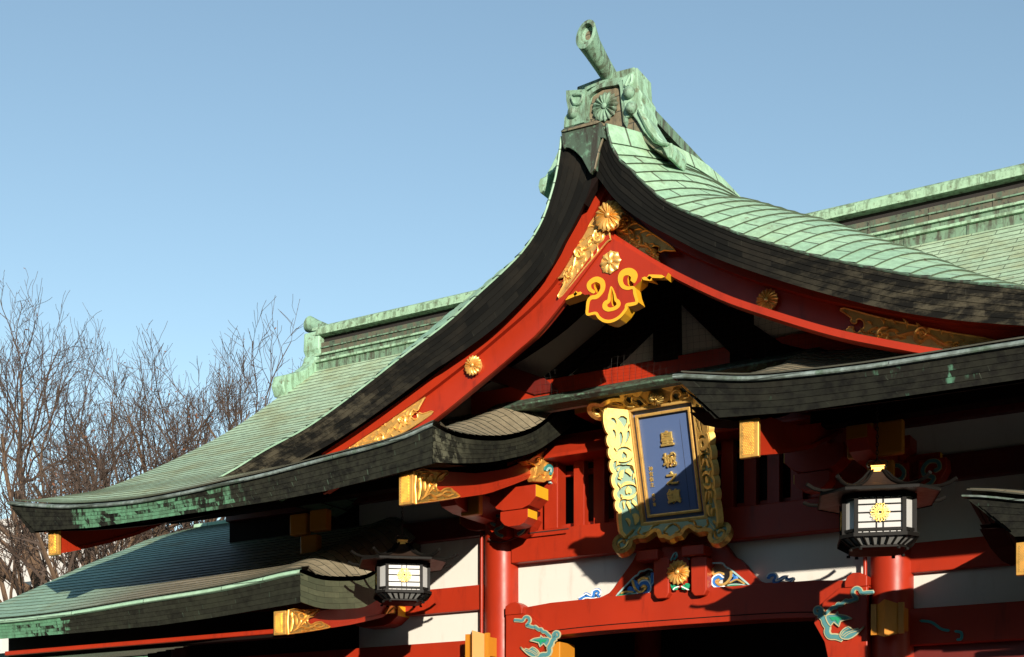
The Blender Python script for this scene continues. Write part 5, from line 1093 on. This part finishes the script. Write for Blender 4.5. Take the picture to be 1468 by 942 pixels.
    T.location = loc; T.rotation_euler = (0, 0, rz); return T
lantern('hanging_lantern', 'dark bronze hanging lantern before the white wall left of the left pillar', (-9.13, -1.8, 2.73 + GZ), R(40), .75)
l2 = lantern('hanging_lantern', 'dark bronze hanging lantern in front of the right gate pillar', (-3.42, -2.1, 2.79 + GZ), R(20), .62); l2.scale = (1.08, 1.08, 1.08)

# ------------------------------------------------------------ ground, trees, background
m2 = MB(); n = 24; rows = [[(-150 + 300 * i / n, -60 + 300 * j / n, 0) for i in range(n + 1)] for j in range(n + 1)]
m2.loft(rows); m2.add([(-1500, -1500, -.05), (1500, -1500, -.05), (1500, 1500, -.05), (-1500, 1500, -.05)], [(0, 1, 2, 3)])
t = NT('grey_paving'); uv = t.coord('Object'); br = t.n('TexBrick', {'Vector': uv, 'Color1': (.04, .039, .036, 1), 'Color2': (.055, .053, .05, 1), 'Mortar': (.03, .03, .028, 1), 'Scale': 1.0, 'Mortar Size': .012, 'Brick Width': .9, 'Row Height': .45})
t.set(t.b.inputs['Base Color'], t.mix(t.noise(uv, .4, 5), br.outputs[0], (.06, .055, .05, 1))); t.b.inputs['Roughness'].default_value = .85; M['paving'] = t.m
g = m2.build('ground', 'paving'); g['kind'] = 'structure'

t = NT('tree_bark'); ob = t.coord('Object', (1, 1, .25)); t.set(t.b.inputs['Base Color'], t.mix(t.noise(ob, 9, 5), (.045, .027, .018, 1), (.15, .09, .048, 1))); t.b.inputs['Roughness'].default_value = .9; t.bump(t.noise(ob, 22, 4), .5, .02); M['bark'] = t.m
t = NT('twig_bark'); t.b.inputs['Base Color'].default_value = (.045, .027, .018, 1); t.b.inputs['Roughness'].default_value = .8; M['twig'] = t.m
t = NT('dry_leaf'); t.b.inputs['Base Color'].default_value = (.15, .055, .022, 1); t.b.inputs['Roughness'].default_value = .7; M['leaf'] = t.m
t = NT('evergreen_leaf'); t.set(t.b.inputs['Base Color'], t.mix(t.noise(t.coord('Object'), 3, 3), (.03, .06, .02, 1), (.07, .11, .03, 1))); t.b.inputs['Roughness'].default_value = .6; M['evergreen'] = t.m
def bare_tree(label, base, H, seed, lean=(0, 0), spread=.42, limbs=5, leaves=500, group='bare trees behind the side roofs', dens=1.0):
    rn = random.Random(seed); T = thing('bare_tree', label, 'tree', base, group); trunk, crown, lf = MB(), MB(), MB(); B = Vector(base); tips = []
    def rv(s_): return Vector((rn.gauss(0, s_), rn.gauss(0, s_), rn.gauss(0, s_)))
    def grow(p, d, L, r, dep):
        nseg = 6 if dep < 3 else 4; path = [p.copy()]; rad = [r]; q = p.copy(); dd = d.copy(); dirs = [dd.copy()]
        for i in range(nseg):
            dd = (dd + rv(.09 if dep < 2 else .17) + Vector((0, 0, .10 if dep else .02))).normalized(); q = q + dd * (L / nseg); path.append(q.copy()); rad.append(max(r * (1 - .62 * (i + 1) / nseg), .0065)); dirs.append(dd.copy())
        big = r > .05; (trunk if big else crown).tube(path, rad, 8 if r > .12 else (5 if big else 3), cap=False)
        if dep >= 5 or r < .0068: tips.append(path[-1]); return
        nch = int({0: limbs, 1: 6, 2: 6, 3: 5, 4: 4}[dep] * dens + .5)
        for k in range(nch):
            t_ = (.34 if dep else .34) + (.66 if dep else .60) * (k + rn.random() * .8) / nch; x = min(t_, .999) * nseg; i = int(x); pp = path[i].lerp(path[i + 1], x - i); dr = dirs[i + 1]
            ax = dr.cross(rv(1)).normalized(); ang = rn.uniform(.35, .80) * (spread / .42) if dep else rn.uniform(.40, .85); nd = (Matrix.Rotation(ang, 3, ax) @ dr).normalized()
            rr = (r * (1 - .62 * t_)) * rn.uniform(.52, .76); grow(pp, nd, L * (rn.uniform(.55, .80) if dep < 2 else rn.uniform(.42, .62)) * (1 - .25 * t_), max(rr, .0066), dep + 1)
    grow(B, Vector((lean[0], lean[1], 1)).normalized(), H * .66, H * .019, 0)
    for i in range(leaves):
        q = rn.choice(tips) + rv(.12); a, b = rv(.024), rv(.024); lf.add([q, q + a, q + a + b, q + b], [(0, 1, 2, 3)])
    trunk.build('trunk', 'bark', T, smooth=True); crown.build('crown', 'twig', T)
    if leaves: lf.build('withered_leaves', 'leaf', T)
    return T
def at_px(px, E): X, _ = P(px, 500, E - DIST); return (X, E - DIST, 0)
def Hpx(px, py, E): return P(px, py, E - DIST)[1] + GZ
bare_tree('tallest bare tree, its twigs reaching highest left of the roof', at_px(158, 28), Hpx(170, 340, 28) * .95, 5, limbs=9, leaves=700)
bare_tree('bare tree leaning in from the left edge with a long thin branch', at_px(-10, 24), Hpx(10, 365, 24) * .80, 8, lean=(.05, 0), limbs=6, leaves=700)
bare_tree('smaller bare tree between the tall tree and the green roof', at_px(285, 30), Hpx(320, 450, 30) * .92, 15, lean=(.08, 0), limbs=7, leaves=350)
bare_tree('low thin bare tree just left of the ridge end', at_px(362, 36), Hpx(380, 520, 36), 23, limbs=6, leaves=500)
bare_tree('bare tree with thick forked trunk seen below the eave corner', at_px(92, 21), Hpx(80, 600, 21), 31, lean=(-.12, 0), spread=.6, limbs=8, leaves=400)
False and bare_tree('low bare tree at the left edge before the pale building', at_px(20, 33), Hpx(20, 560, 33), 42, limbs=8, leaves=350)
bare_tree('reddish bare tree filling the gap behind the tall tree', at_px(215, 38), Hpx(215, 470, 38), 52, limbs=6, leaves=350)
# unseen grove behind the camera, added to keep low sky light off the facade
m2 = MB(); rn = random.Random(9)
for xa, xb, GH in ((-75, 6, 13), (6, 33, 8), (46, 95, 20)):
    rows = []
    for j in range(9):
        row = []
        for i in range(60):
            a = i / 59; x = xa + (xb - xa) * a; t_ = j / 8; top_ = GH + GH * .12 * math.sin(x * .35) + GH * .05 * math.sin(x * .9 + 1); row.append((x + rn.gauss(0, .3), -38 - 4 * math.sin(math.pi * t_) * (1 if j < 5 else -1) + rn.gauss(0, .7), top_ * math.sin(math.pi * min(t_, .999))))
        rows.append(row)
    m2.loft(rows)
    for i in range(5000):
        x = rn.uniform(xa, xb); q = Vector((x, -38 + rn.uniform(-4, 4), GH * rn.random() ** .6 + GH * .05 * math.sin(x * .9))); u, v = Vector((rn.gauss(0, .5), rn.gauss(0, .4), rn.gauss(0, .4))), Vector((rn.gauss(0, .4), rn.gauss(0, .4), rn.gauss(0, .5))); m2.add([q, q + u, q + u + v, q + v], [(0, 1, 2, 3)])
g = m2.build('sky_blocking_grove', 'evergreen'); g['kind'] = 'stuff'; g['label'] = 'unseen evergreen grove behind the camera, added to block low sky light'; g['category'] = 'grove'
# evergreen shrub in the gap under the eave
c = at_px(182, 30); T = thing('evergreen_shrub', 'dark evergreen shrub in the gap between the two left roofs', 'shrub', c); m2 = MB(); rn = random.Random(3); Hh = Hpx(182, 785, 30)
for i in range(5200):
    a, b = rn.uniform(0, 6.28), rn.uniform(-1, 1); rr = rn.uniform(.55, 1) ** .5; q = Vector((c[0] + 1.5 * rr * math.cos(a) * math.sqrt(1 - b * b), c[1] + 1.3 * rr * math.sin(a) * math.sqrt(1 - b * b), Hh * .52 + Hh * .48 * rr * b + .2 * math.sin(a * 3)))
    u, v = Vector((rn.gauss(0, .06), rn.gauss(0, .06), rn.gauss(0, .05))), Vector((rn.gauss(0, .05), rn.gauss(0, .05), rn.gauss(0, .06))); m2.add([q, q + u, q + u + v, q + v], [(0, 1, 2, 3)])
m2.build('foliage', 'evergreen', T); m2 = MB(); m2.tube([c, (c[0], c[1], Hh * .6)], [.12, .06], 8); m2.build('stem', 'bark', T)
# pale building far behind
E0 = 62; x0, h0 = P(-160, 782, E0 - DIST); x1, _ = P(81, 782, E0 - DIST); h1 = h0 + GZ; Yb0 = E0 - DIST
T = thing('apartment_building', 'pale building glimpsed through the bare branches at the left edge', 'building', ((x0 + x1) / 2, Yb0, 0))
t = NT('pale_render'); t.set(t.b.inputs['Base Color'], t.mix(t.noise(t.coord('Object'), .6, 4), (.45, .43, .41, 1), (.52, .50, .48, 1))); t.b.inputs['Roughness'].default_value = .9; M['render'] = t.m
t = NT('window_glass'); t.b.inputs['Base Color'].default_value = (.04, .05, .06, 1); t.b.inputs['Roughness'].default_value = .1; M['glass'] = t.m
m2 = MB(); m2.box(x0, x1, Yb0, Yb0 + 12, 0, h1); m2.build('wall', 'render', T); m2 = MB(); m2.box(x0 - .3, x1 + .3, Yb0 - .3, Yb0 + 12.3, h1, h1 + .5); m2.build('roof_parapet', 'render', T)
z = 2.0
while z < h1 - 2:
    x = x0 + 1.2
    while x < x1 - 2.5:
        m2 = MB(); m2.box(x, x + 1.5, Yb0 - .06, Yb0 + .02, z, z + 1.4); wn = m2.build('window', 'render', T); m2 = MB(); m2.box(x + .1, x + 1.4, Yb0 - .07, Yb0 - .062, z + .1, z + 1.3); m2.build('pane', 'glass', wn); x += 3.4
    z += 3.3
print('TOTAL OBJECTS', len(bpy.data.objects))
